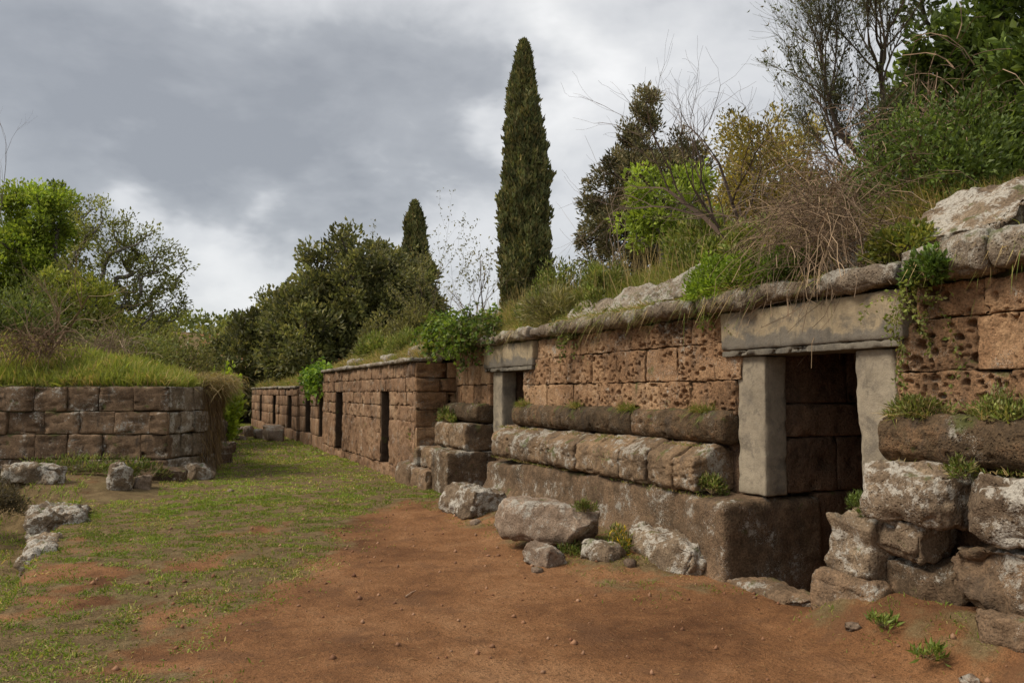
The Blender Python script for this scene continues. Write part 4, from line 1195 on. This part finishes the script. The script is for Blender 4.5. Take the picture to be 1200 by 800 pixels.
lshrub('brownish low scrub sloping down to the right on the left bank', .3, 24.2, (1.0, 1.1, .95), 8000, .1, [(.12, .1, .055), (.1, .105, .045), (.15, .13, .075)], 66, ncl=70, lw=.3)
lshrub('olive scrub farther back on the left bank, before the distant hill', 1.0, 34.0, (1.5, 1.4, 1.4), 8000, .15, G_OLIVE, 67, ncl=60)
lshrub('green low scrub at the far left side of the street', .5, 40.0, (1.6, 1.4, 1.9), 8000, .17, [(.08, .1, .035), (.11, .13, .045)], 69, ncl=60)
for i, (x, y, rad, lab, pal) in enumerate(((-.1, 25.6, (1.5, 1.3, 2.3), 'tall olive-green scrub under the sparse tree', [(.1, .11, .04), (.13, .14, .05), (.16, .15, .07)]),
        (-3.2, 24.0, (1.5, 1.2, 2.1), 'leafy green scrub below the bright left tree', [(.09, .12, .035), (.13, .16, .045), (.07, .09, .03)]),
        (-1.5, 24.4, (1.3, 1.2, 2.0), 'yellow-green scrub in the middle of the left slope', [(.14, .15, .045), (.17, .17, .055), (.1, .11, .04)]),
        (1.2, 29.5, (1.2, 1.4, 1.9), 'grey-brown scrub at the right end of the left slope', [(.12, .11, .055), (.1, .1, .045), (.15, .13, .075)]),
        (-4.4, 21.0, (1.2, 1.0, 1.4), 'dark scrub at the very left picture edge, above the wall', [(.07, .09, .03), (.1, .12, .04)]))):
    lshrub(lab, x, y, rad, 8500, .1, pal, 330+i, ncl=80, lw=.4)
bush('vine_bush', 'lime-green large-leaved bush at the end of the left wall', 'shrub', (1.75, 25.4, -.02), (.5, .6, 2.0), 1500, .16, [(.22, .3, .03), (.28, .36, .05), (.13, .2, .025)], 70, lw=.8, ncl=36, lift=.2)
z = lz(-2.1, 17.9)
bare_shrub('dead_bush', 'dead grey-brown bush with crooked branches on the left wall', (-2.1, 17.7, z-.05),
           [((0, 0, 0), (.55, -.1, .9), 1.6, .03), ((0, 0, 0), (-.2, 0, 1), 1.1, .024), ((0, 0, .1), (-.8, 0, .9), 1.2, .02), ((.1, 0, 0), (.3, -.2, 1), 1.2, .02)], B_DRY[:2]+[(.2, .165, .12)], 71, maxlev=2, kids=(0, 1, 1, 2, 1), spread=.55, wig=.22)
tangle('brown dry stems drooping from the dead bush over the left wall', -2.2, 17.2, z+.25, 380, (.6, .25, .2), 72, .5, .006, [(.1, .075, .05), (.14, .105, .07), (.2, .15, .1)], out=(-.1, -.5, .4))
tangle('pale dry brush in the middle of the left bank', -1.1, 20.6, lz(-1.1, 20.6)+.45, 260, (.5, .4, .35), 73, .6, .006, [(.2, .17, .12), (.26, .22, .16), (.16, .13, .09)])
z = lz(-4.6, 29)
bare_shrub('bare_sapling', 'leafless twigs rising above the bright tree at the left edge', (-5.0, 29, z), [((0, 0, 0), (.02, 0, 1), 6.6, .018)], B_GREY, 74, maxlev=2, kids=(0, 0, 0, 2, 3), spread=.35, up=.05, shrink=.3, cat='sapling')

# distant wood on the hill: one mass nobody could count
rng = np.random.default_rng(90)
n = 24000
ncl = 520
cx_ = rng.uniform(-90, 110, ncl); cy_ = rng.uniform(95, 190, ncl)
cz_ = gz(cx_, cy_)+rng.uniform(.3, 2.6, ncl)
k = rng.integers(0, ncl, n)
off = nrm_(rng.normal(size=(n, 3)))*np.array([3.2, 3.2, 2.2])*(rng.uniform(0, 1, (n, 1))**.4)
P = np.stack([cx_, cy_, cz_], 1)[k]+off
tn = varcol(rng, ncl, [(.075, .1, .03), (.12, .15, .04), (.05, .07, .026), (.15, .17, .05)], .15)[k]*np.clip(rng.normal(1, .15, (n, 1)), .5, 1.5)
V, F, C = leaf_mesh_data(P, rng.normal(size=(n, 3))*.6+np.array([0, 0, .5]), rng.uniform(.6, 1.3, n), rng, tn, .6)
tag(link('distant_wood', mesh_np('distant_wood', V, F, M_LEAF, False, C)), 'green scrub wood covering the distant hill', 'wood', kind='stuff')

# ================================================================ plants on and by the walls
rng = np.random.default_rng(91)
st = [(rng.uniform(-.1, .45), rng.uniform(-.85, .55), rng.uniform(-.05, .25)) for _ in range(80)]
hanging('ivy_curtain', 'thick bright ivy curtain hanging at the joint between the two tombs', 'ivy', (4.5, 12.95, 2.56), st, 92, .72, .05, 3, .075, [(.045, .08, .018), (.07, .12, .022), (.11, .165, .03), (.14, .19, .035)], out=(-.5, -.25, .5))
st = [(rng.uniform(-.05, .35), rng.uniform(-.7, .5), rng.uniform(-.05, .25)) for _ in range(60)]
hanging('ivy_curtain', 'dark ivy and dry stems beside the bright ivy, left of the far doorway lintel', 'ivy', (4.78, 12.3, 2.55), st, 93, .75, .05, 2, .065, [(.04, .07, .018), (.06, .1, .024), (.1, .11, .05)], out=(-.5, 0, .5))
st = [(rng.uniform(-.1, .4), rng.uniform(-.8, .8), rng.uniform(-.05, .3)) for _ in range(70)]
hanging('ivy_curtain', 'round ivy clump over the end of the second tomb wall', 'ivy', (4.2, 23.4, 2.0), st, 94, .8, .07, 3, .12, G_IVY[:3], out=(-.6, 0, .5))
GB = [(.13, .2, .025), (.18, .26, .035), (.09, .15, .02)]
def wz(x, y):
    return max(on_bank(x, y), 2.5)
bush('cornice_bush', 'bright lime-green bush on the cornice left of the near lintel', 'shrub', (4.84, 6.15, 2.52), (.26, .3, .4), 5200, .036, GB, 95, ncl=30, lw=.5)
bush('cornice_bush', 'darker green bush on the cornice above the left end of the near lintel', 'shrub', (4.88, 5.65, 2.54), (.26, .3, .34), 4400, .036, [(.08, .13, .02), (.12, .18, .03), (.15, .2, .035)], 96, ncl=30)
bush('cornice_bush', 'small green bush on the cornice above the near lintel middle', 'shrub', (4.92, 5.25, 2.57), (.24, .26, .28), 3000, .036, [(.06, .1, .02), (.09, .14, .028)], 97, ncl=26)
bush('fern_clump', 'dark green leafy clump on the cornice right of the near lintel', 'plant', (4.7, 3.72, 2.36), (.16, .2, .2), 1300, .045, [(.05, .09, .02), (.08, .13, .03)], 98, ncl=22, lw=.6)
bush('fern_clump', 'yellowish climbing plant on the slab above the right end of the lintel', 'plant', (5.02, 4.2, 2.62), (.22, .3, .26), 1700, .045, [(.11, .13, .03), (.15, .15, .035), (.07, .1, .025)], 99, ncl=26, lw=.6)
st = [(rng.uniform(-.06, .1), rng.uniform(-.14, .14), rng.uniform(-.1, .1)) for _ in range(26)]
hanging('wall_weed', 'green weeds trailing down the wall right of the near lintel', 'plant', (4.8, 3.98, 2.28), st[:16], 101, .75, .04, 3, .03, [(.09, .12, .03), (.12, .15, .04), (.17, .18, .07)], out=(-.35, 0, .1), vr=.002)
st = [(rng.uniform(-.05, .1), rng.uniform(-.1, .1), rng.uniform(-.05, .05)) for _ in range(10)]
hanging('wall_weed', 'small green tuft hanging under the cornice beside the left end of the near lintel', 'plant', (4.78, 6.12, 2.36), st, 102, .3, .03, 3, .032, [(.08, .12, .025), (.12, .15, .04)], out=(-.4, 0, .2), vr=.002)
hanging('wall_weed', 'dark tuft hanging on the pitted blocks right of the far doorway', 'plant', (4.8, 9.05, 2.34), st, 103, .4, .03, 3, .04, [(.06, .09, .025), (.1, .11, .04)], out=(-.4, 0, .2), vr=.002)
GM = [(.09, .12, .028), (.12, .15, .04), (.07, .1, .022), (.17, .165, .07)]
for i, (y_, d_, rx, rz, lab, ls_, lw_) in enumerate(((9.3, .35, .3, .34, 'leafy green clump on the mound edge, above the pitted blocks', .06, .3),
        (10.0, .9, .45, .5, 'tall grassy green clump behind the grey broom clump', .11, .12), (8.0, 1.1, .5, .45, 'fresh green herb clump behind the pale slabs', .08, .3),
        (6.9, 1.0, .45, .5, 'thick green herbs left of the lime-green cornice bush', .08, .3), (11.4, .5, .4, .42, 'green grassy clump over the far lintel', .09, .14),
        (12.0, 1.2, .6, .7, 'grey-green bush on the mound left of the broom clump', .07, .3), (8.9, 1.9, .6, .7, 'leafy green shrub under the dark conifer, on the mound crest', .09, .4),
        (14.6, .5, .5, .4, 'low green clump on the second tomb, beside the ivy', .1, .2), (17.0, .6, .5, .45, 'straw-green clump in the middle of the second tomb top', .12, .12),
        (20.0, .7, .6, .5, 'green clump at the far end of the second tomb top', .13, .2), (5.9, 1.7, .5, .55, 'dark leafy clump behind the dry tangle', .07, .4))):
    x_ = float(r_edge(np.array(y_)))+d_
    bush('herb_clump', lab, 'plant', (x_, y_, on_bank(x_, y_)-.04), (rx*.8, rx, rz), int(2200+2600*rx), ls_, GM, 300+i, lw=lw_, ncl=34, up=.8)
def tuft(label, loc, rad, n, ls, pal, sd, lw=.22, **kw):
    return bush('weed_tuft', label, 'plant', loc, rad, n, ls, pal, sd, lw=lw, ncl=16, up=.9, **kw)
GT = [(.06, .09, .02), (.08, .12, .026), (.1, .13, .035), (.16, .135, .07)]
tuft('green weed tuft in the corner at the foot of the near left jamb', (4.62, 5.98, .69), (.12, .13, .17), 900, .05, GT, 104)
tuft('green weed tuft on top of the squarish corner stone by the doorway', (4.55, 4.1, .76), (.1, .1, .12), 500, .045, GT, 105)
tuft('small tuft at the foot of the right jamb of the near doorway', (4.72, 4.42, .74), (.09, .09, .12), 400, .04, [(.05, .08, .02), (.08, .11, .03)], 106)
tuft('green tuft on the bench left of the far doorway', (4.55, 13.2, 1.1), (.15, .3, .2), 900, .08, GT, 107)
tuft('broad weed growing at the corner of the stepped-forward tomb', (4.3, 13.95, .66), (.2, .2, .35), 900, .09, GT, 108, )
tuft('weed tuft on the long pale boulder', (3.85, 6.98, .44), (.1, .14, .09), 500, .05, GT, 109)
tuft('flowering weed behind the small wedge-shaped stone', (4.05, 6.7, .1), (.12, .14, .2), 500, .06, GT+[(.5, .36, .02)], 110)
tuft('weeds in the hollow under the long pale boulder', (3.75, 7.0, .02), (.14, .14, .12), 360, .06, GT, 111)
tuft('leafy green weed on the dirt at the bottom right', (4.05, 3.3, .09), (.08, .08, .07), 110, .065, [(.08, .12, .025), (.12, .16, .04)], 112, )
tuft('low leafy weed on the dirt left of the bottom right stone', (4.2, 3.75, .14), (.09, .09, .06), 120, .06, [(.08, .12, .025), (.12, .16, .04)], 113)
tuft('weedy grass clump on the right roll moulding, left of the picture edge', (4.76, 3.3, 1.44), (.09, .26, .17), 900, .055, [(.09, .13, .03), (.13, .16, .05), (.16, .15, .07)], 114)
tuft('sparse weeds on the right roll moulding beside the jamb', (4.72, 3.85, 1.44), (.1, .22, .12), 600, .06, [(.09, .12, .03), (.16, .15, .07)], 115)
tuft('small weeds in the joint between the two lichen-spotted blocks', (4.5, 3.4, 1.1), (.08, .08, .1), 260, .05, GT, 116)
tuft('grey dry shrub in the ditch at the left picture edge', (-2.2, 13.3, -.1), (.5, .5, .5), 5200, .06, [(.075, .065, .05), (.1, .085, .065), (.06, .055, .04)], 117)
tuft('leafy green weeds before the left wall, above the long slab', (-1.3, 15.0, .3), (.9, .25, .25), 1600, .08, GT, 118)
tuft('green weeds before the left wall near its corner', (-.3, 14.8, .2), (.4, .2, .3), 900, .08, GT, 119)

# dry root curtain hanging on the street end of the left wall
rng = np.random.default_rng(120)
t = thing('root_curtain', 'brown curtain of dry grass and roots hanging down the end of the left wall', 'dry grass', (1.0, 17.0, 0))
n = 5200
th = rng.uniform(0, 1, n)
px_ = np.interp(th, [0, .35, 1], [-.35, -.02, .12]); py_ = np.interp(th, [0, .35, 1], [-.55, -.1, 1.6])
zt = rng.uniform(.35, 1.85, n)
P = np.stack([px_+rng.normal(size=n)*.06, py_+rng.normal(size=n)*.06, zt], 1)
P[:, 0] += .1*ss(1.2, 1.9, zt)-.04
D = np.stack([rng.normal(size=n)*.16+.08, rng.normal(size=n)*.16-.1, -np.ones(n)], 1)
c = varcol(rng, n, [(.1, .07, .045), (.15, .11, .07), (.22, .165, .1), (.07, .05, .035)], .2)
V, F, C = blades(P, D, rng.uniform(.25, .55, n), rng.uniform(.008, .016, n), rng, 2, -.05, c)
link('strands', mesh_np('strands', V, F, M_GRASS, False, C), t)
n = 2600
P = np.stack([rng.normal(size=n)*.22-.05, rng.uniform(-.6, 1.7, n), rng.uniform(1.62, 1.95, n)], 1)
D = np.stack([rng.normal(size=n)*.5+.5, rng.normal(size=n)*.5-.2, rng.uniform(0, .9, n)], 1)
c = varcol(rng, n, [(.2, .16, .09), (.27, .21, .12), (.13, .12, .05)], .2)
V, F, C = blades(P, D, rng.uniform(.25, .5, n), rng.uniform(.008, .014, n), rng, 3, .8, c)
link('top_grass', mesh_np('top_grass', V, F, M_GRASS, False, C), t)

# ================================================================ grass
def field(name, label, parts, seg=2):
    A = Acc()
    for (P, D, L, W, C, T, dr, rg) in parts:
        V, F, c = blades(P, D, L, W, rg, seg, dr, C, T)
        A.add(V, F, c)
    return tag(link(name, A.mesh(name, M_GRASS)), label, 'grass', kind='stuff')
GP = np.array([(.09, .135, .025), (.13, .175, .035), (.18, .2, .05)])
SP = np.array([(.3, .235, .125), (.36, .29, .165), (.23, .175, .09)])
def mixcol(rg, n, dryness):
    g, s_ = varcol(rg, n, GP, .18), varcol(rg, n, SP, .18)
    k = (rg.uniform(0, 1, n) < dryness)[:, None]
    return np.where(k, s_, g)
def bank_grass(sd, n, y0, y1, dmax, h, w, dry, slabs=True, gr=1.0):
    rg = np.random.default_rng(sd)
    y = rg.uniform(y0, y1, n)
    d = dmax*rg.uniform(0, 1, n)**1.4-.02
    cl = fbm2(d*1.0, y, 1.6, 3, sd)
    keep = rg.uniform(0, 1, n) < np.clip(.55+1.1*cl, .08, 1)
    if slabs:
        rock = ((y > 6.3) & (y < 9.7) & (d < .6-.06*(y-6.4))) | ((y > 1.5) & (y < 5.1) & (d < .85))
        keep &= ~(rock & (rg.uniform(0, 1, n) < .9))
    y, d, cl = y[keep], d[keep], cl[keep]
    n = len(y)
    d = np.maximum(d, 0)
    P = np.stack([r_edge(y)+d, y, bank_r(d, y)-.015], 1)
    hn = np.clip(1+1.1*fbm2(d, y, .8, 3, sd+2), .3, 2)
    D = rg.normal(size=(n, 3))*.34+np.array([-.22, -.05, 1.0])
    dr = np.clip(dry+.9*fbm2(d+9, y, .7, 3, sd+5), .05, .97)
    c = mixcol(rg, n, dr)*gr
    t = c*.7+varcol(rg, n, SP, .15)*.3
    return (P, D, h*hn*rg.uniform(.5, 1.3, n), w*rg.uniform(.6, 1.3, n), c, t, rg.uniform(.25, .7, n), rg)
field('bank_grass', 'long mixed green and straw grass on the mounds over the right tombs',
      [bank_grass(201, 115000, 2.2, 14, 3.0, .36, .009, .24), bank_grass(202, 60000, 13.6, 24, 3.6, .32, .014, .26, False), bank_grass(203, 24000, 22.4, 41, 4.0, .36, .03, .35, False)], 2)
# tall thin seed stems on the right mound
rg = np.random.default_rng(205)
n = 900
y = rg.uniform(5, 15, n); d = rg.uniform(.4, 3, n)
P = np.stack([r_edge(y)+d, y, bank_r(d, y)], 1)
c = varcol(rg, n, SP, .2)
field('seed_stems', 'thin dry seed stems standing above the grass of the right mound', [(P, rg.normal(size=(n, 3))*.18+np.array([0, 0, 1.0]), rg.uniform(.4, .9, n), rg.uniform(.005, .009, n), c, c, rg.uniform(.05, .3, n), rg)], 3)
def left_grass(sd, n, s0, s1, dmax, h, w, dry):
    rg = np.random.default_rng(sd)
    s_ = rg.uniform(s0, s1, n)
    d = dmax*rg.uniform(0, 1, n)**1.5
    x, y, z = bank_l(s_, d)
    cl = fbm2(x, y, 1.2, 3, sd)
    keep = rg.uniform(0, 1, n) < np.clip(.7+.9*cl, .15, 1)
    x, y, z = x[keep], y[keep], z[keep]
    n = len(x)
    P = np.stack([x, y, z-.02], 1)
    D = rg.normal(size=(n, 3))*.3+np.array([.05, -.12, 1.0])
    c = mixcol(rg, n, np.clip(dry+.7*fbm2(x, y, .8, 3, sd+3), .02, .95))
    hn = np.clip(1+.9*fbm2(x, y, 1.1, 3, sd+4), .35, 1.9)
    return (P, D, h*hn*rg.uniform(.5, 1.3, n), w*rg.uniform(.6, 1.3, n), c*1.3, c*1.1+varcol(rg, n, SP, .1)*.15, rg.uniform(.2, .6, n), rg)
field('left_bank_grass', 'long bright green grass on top of the left bank',
      [left_grass(211, 48000, 3.5, 12, 4.5, .36, .0135, .04), left_grass(212, 20000, 12, 30, 4, .36, .02, .4), left_grass(213, 14000, 3, 14, 14, .4, .035, .2)], 2)
# grass growing on the ledges of the near tomb
rg = np.random.default_rng(215)
parts = []
for (y0, y1, x0, x1, z, n, h, dry) in ((6.2, 10.7, 4.76, 4.86, 1.41, 9000, .16, .3), (6.1, 11, 4.56, 4.72, 1.105, 800, .06, .5), (5.9, 11, 4.46, 4.58, .67, 500, .05, .5), (2.2, 4.1, 4.66, 4.86, 1.44, 3500, .15, .35), (12, 13.9, 4.6, 4.85, 1.4, 500, .1, .3),
                                       (2.6, 4.1, 4.55, 4.75, 1.12, 400, .07, .4)):
    y = rg.uniform(y0, y1, n)
    keep = fbm2(y, y*0, 1.7, 3, int(z*100)) > -.05
    y = y[keep]; n = len(y)
    P = np.stack([rg.uniform(x0, x1, n), y, np.full(n, z-.01)], 1)
    c = mixcol(rg, n, np.full(n, dry))
    parts.append((P, rg.normal(size=(n, 3))*.4+np.array([-.3, 0, 1.0]), h*rg.uniform(.4, 1.5, n), .006*rg.uniform(.7, 1.4, n), c, c, rg.uniform(.3, .8, n), rg))
for (y0, y1, n, h) in ((5.6, 13.4, 6500, .26), (2.3, 5.6, 1800, .2)):
    y = rg.uniform(y0, y1, n)
    keep = fbm2(y, y*0, 1.3, 3, 777) > -.12
    y = y[keep]; n = len(y)
    P = np.stack([rg.uniform(4.72, 5.1, n), y, rg.uniform(2.46, 2.54, n)], 1)
    c = mixcol(rg, n, np.full(n, .45))
    parts.append((P, rg.normal(size=(n, 3))*.4+np.array([-.75, 0, .75]), h*rg.uniform(.4, 1.5, n), .0065*rg.uniform(.7, 1.4, n), c, c, rg.uniform(.5, 1.2, n), rg))
field('ledge_grass', 'thin grass growing along the stone ledges of the near tomb', parts, 2)
# lawn and weeds on the ground
def ground_grass(sd, n, x0, x1, y0, y1, h, w, power=1.0, dry=.12):
    rg = np.random.default_rng(sd)
    x, y = rg.uniform(x0, x1, n), rg.uniform(y0, y1, n)
    m = gmask(x, y)
    fine = fbm2(x, y, 5.5, 3, 221)
    keep = rg.uniform(0, 1, n) < np.clip(m**power*(.42+2.4*fine), 0, 1)
    x, y, m = x[keep], y[keep], m[keep]
    n = len(x)
    P = np.stack([x, y, gz(x, y)-.004], 1)
    D = rg.normal(size=(n, 3))*.6+np.array([0, 0, .9])
    D[:, 2] = np.abs(D[:, 2])+.15
    tone = np.clip(1+.5*fbm2(x, y, 1.4, 3, 223), .6, 1.5)[:, None]
    c = mixcol(rg, n, np.clip(dry+.5*fbm2(x, y, 1.1, 3, 224), .02, .8))*tone*np.array([1.0, 1.08, .92])*(1+.3*ss(11, 15, y))[:, None]
    return (P, D, h*rg.uniform(.5, 1.4, n), w*rg.uniform(.6, 1.4, n), c, c, rg.uniform(.2, .7, n), rg)
field('street_grass', 'short patchy grass and weeds growing on the near street and in the ditch',
      [ground_grass(231, 200000, -1.4, 3.2, 4.2, 13, .045, .0095), ground_grass(234, 16000, -3.2, -1.0, 6, 15, .12, .012), ground_grass(235, 60000, 3.4, 4.7, 2.4, 12.8, .05, .006)], 2)
field('street_lawn', 'low green turf covering the far street, with small broad weeds nearer',
      [ground_grass(236, 60000, -1.2, 2.6, 4.2, 12, .03, .018, 1.6, .05), ground_grass(232, 80000, 0, 4.2, 11, 20, .06, .02), ground_grass(233, 50000, 0.8, 4.2, 19, 44, .08, .036)], 1)
# dry litter on the soil
rg = np.random.default_rng(240)
n = 22000
x, y = rg.uniform(-1.4, 4.4, n), rg.uniform(3.2, 13, n)
P = np.stack([x, y, gz(x, y)+.004], 1)
D = np.stack([rg.normal(size=n), rg.normal(size=n), rg.uniform(0, .15, n)], 1)
c = varcol(rg, n, [(.26, .18, .1), (.16, .1, .055), (.08, .05, .03)], .2)
k = rg.uniform(0, 1, n) < (.25+.75*gmask(x, y))
field('dry_litter', 'dry grass stalks and leaf litter scattered on the earth', [(P[k], D[k], rg.uniform(.02, .06, n)[k], rg.uniform(.003, .007, n)[k], c[k], c[k], np.zeros(k.sum()), rg)], 1)
# gravel
n = 1500
x, y = rg.uniform(-.6, 4.5, n), rg.uniform(2.6, 11, n)
sz = .004+.02*rg.uniform(0, 1, n)**6
oc = np.array([(1, 0, 0), (-1, 0, 0), (0, 1, 0), (0, -1, 0), (0, 0, 1), (0, 0, -1)], float)
of = np.array([(0, 2, 4), (2, 1, 4), (1, 3, 4), (3, 0, 4), (2, 0, 5), (1, 2, 5), (3, 1, 5), (0, 3, 5)])
V = oc[None]*sz[:, None, None]*rg.uniform(.6, 1.5, (n, 6, 1))
V = V+np.stack([x, y, gz(x, y)+sz*.3], 1)[:, None, :]
F = ((np.arange(n)*6)[:, None, None]+of[None]).reshape(-1, 3)
C = np.repeat(varcol(rg, n, [(.2, .12, .07), (.25, .17, .11), (.15, .08, .045)], .15), 6, 0)
tag(link('gravel', mesh_np('gravel', V.reshape(-1, 3), F, M_TWIG, True, C)), 'small pebbles scattered over the earth path', 'gravel', kind='stuff')
for i, (cx, cy, lab) in enumerate(((3.95, 6.3, 'fist-sized brown stone at the plinth foot beside the wedge-shaped stone'), (3.2, 6.7, 'small reddish stone in the dirt before the propping stone'),
        (4.15, 3.95, 'small pale stone in the soil at the foot of the rounded rock ledge'), (3.6, 9.3, 'fist-sized stone in the grass before the rounded lichen rock'),
        (4.05, 3.05, 'small pale stone beside the weed at the bottom right'), (1.05, 13.6, 'small grey stone in the grass right of the left wall corner'))):
    zz_ = float(gz(np.array([cx]), np.array([cy]))[0])
    boulder(lab, (cx-.06, cy-.07, zz_-.04), (cx+.06, cy+.07, zz_+.055), MT_BOULDER, (0, .1, i*.7), r=.06, amp=.02, jag=.012, name='loose_stone', cat='stone', group='small loose stones')
# one pale twig on the path
out = []
grow(np.random.default_rng(3), np.array([0, 0, 0.]), np.array([.3, .9, .02]), .22, .006, 0, 1, out, kids=(0, 0, 1, 0, 0), wig=.12)
V, F, C = twigs_mesh(out, [(.42, .34, .25)], 5, 5)
tag(link('twig', mesh_np('twig', V, F, M_TWIG, True, C), None, (1.85, 6.35, float(gz(np.array([1.85]), np.array([6.35]))[0])+.008)), 'single pale twig lying on the bare path', 'twig')
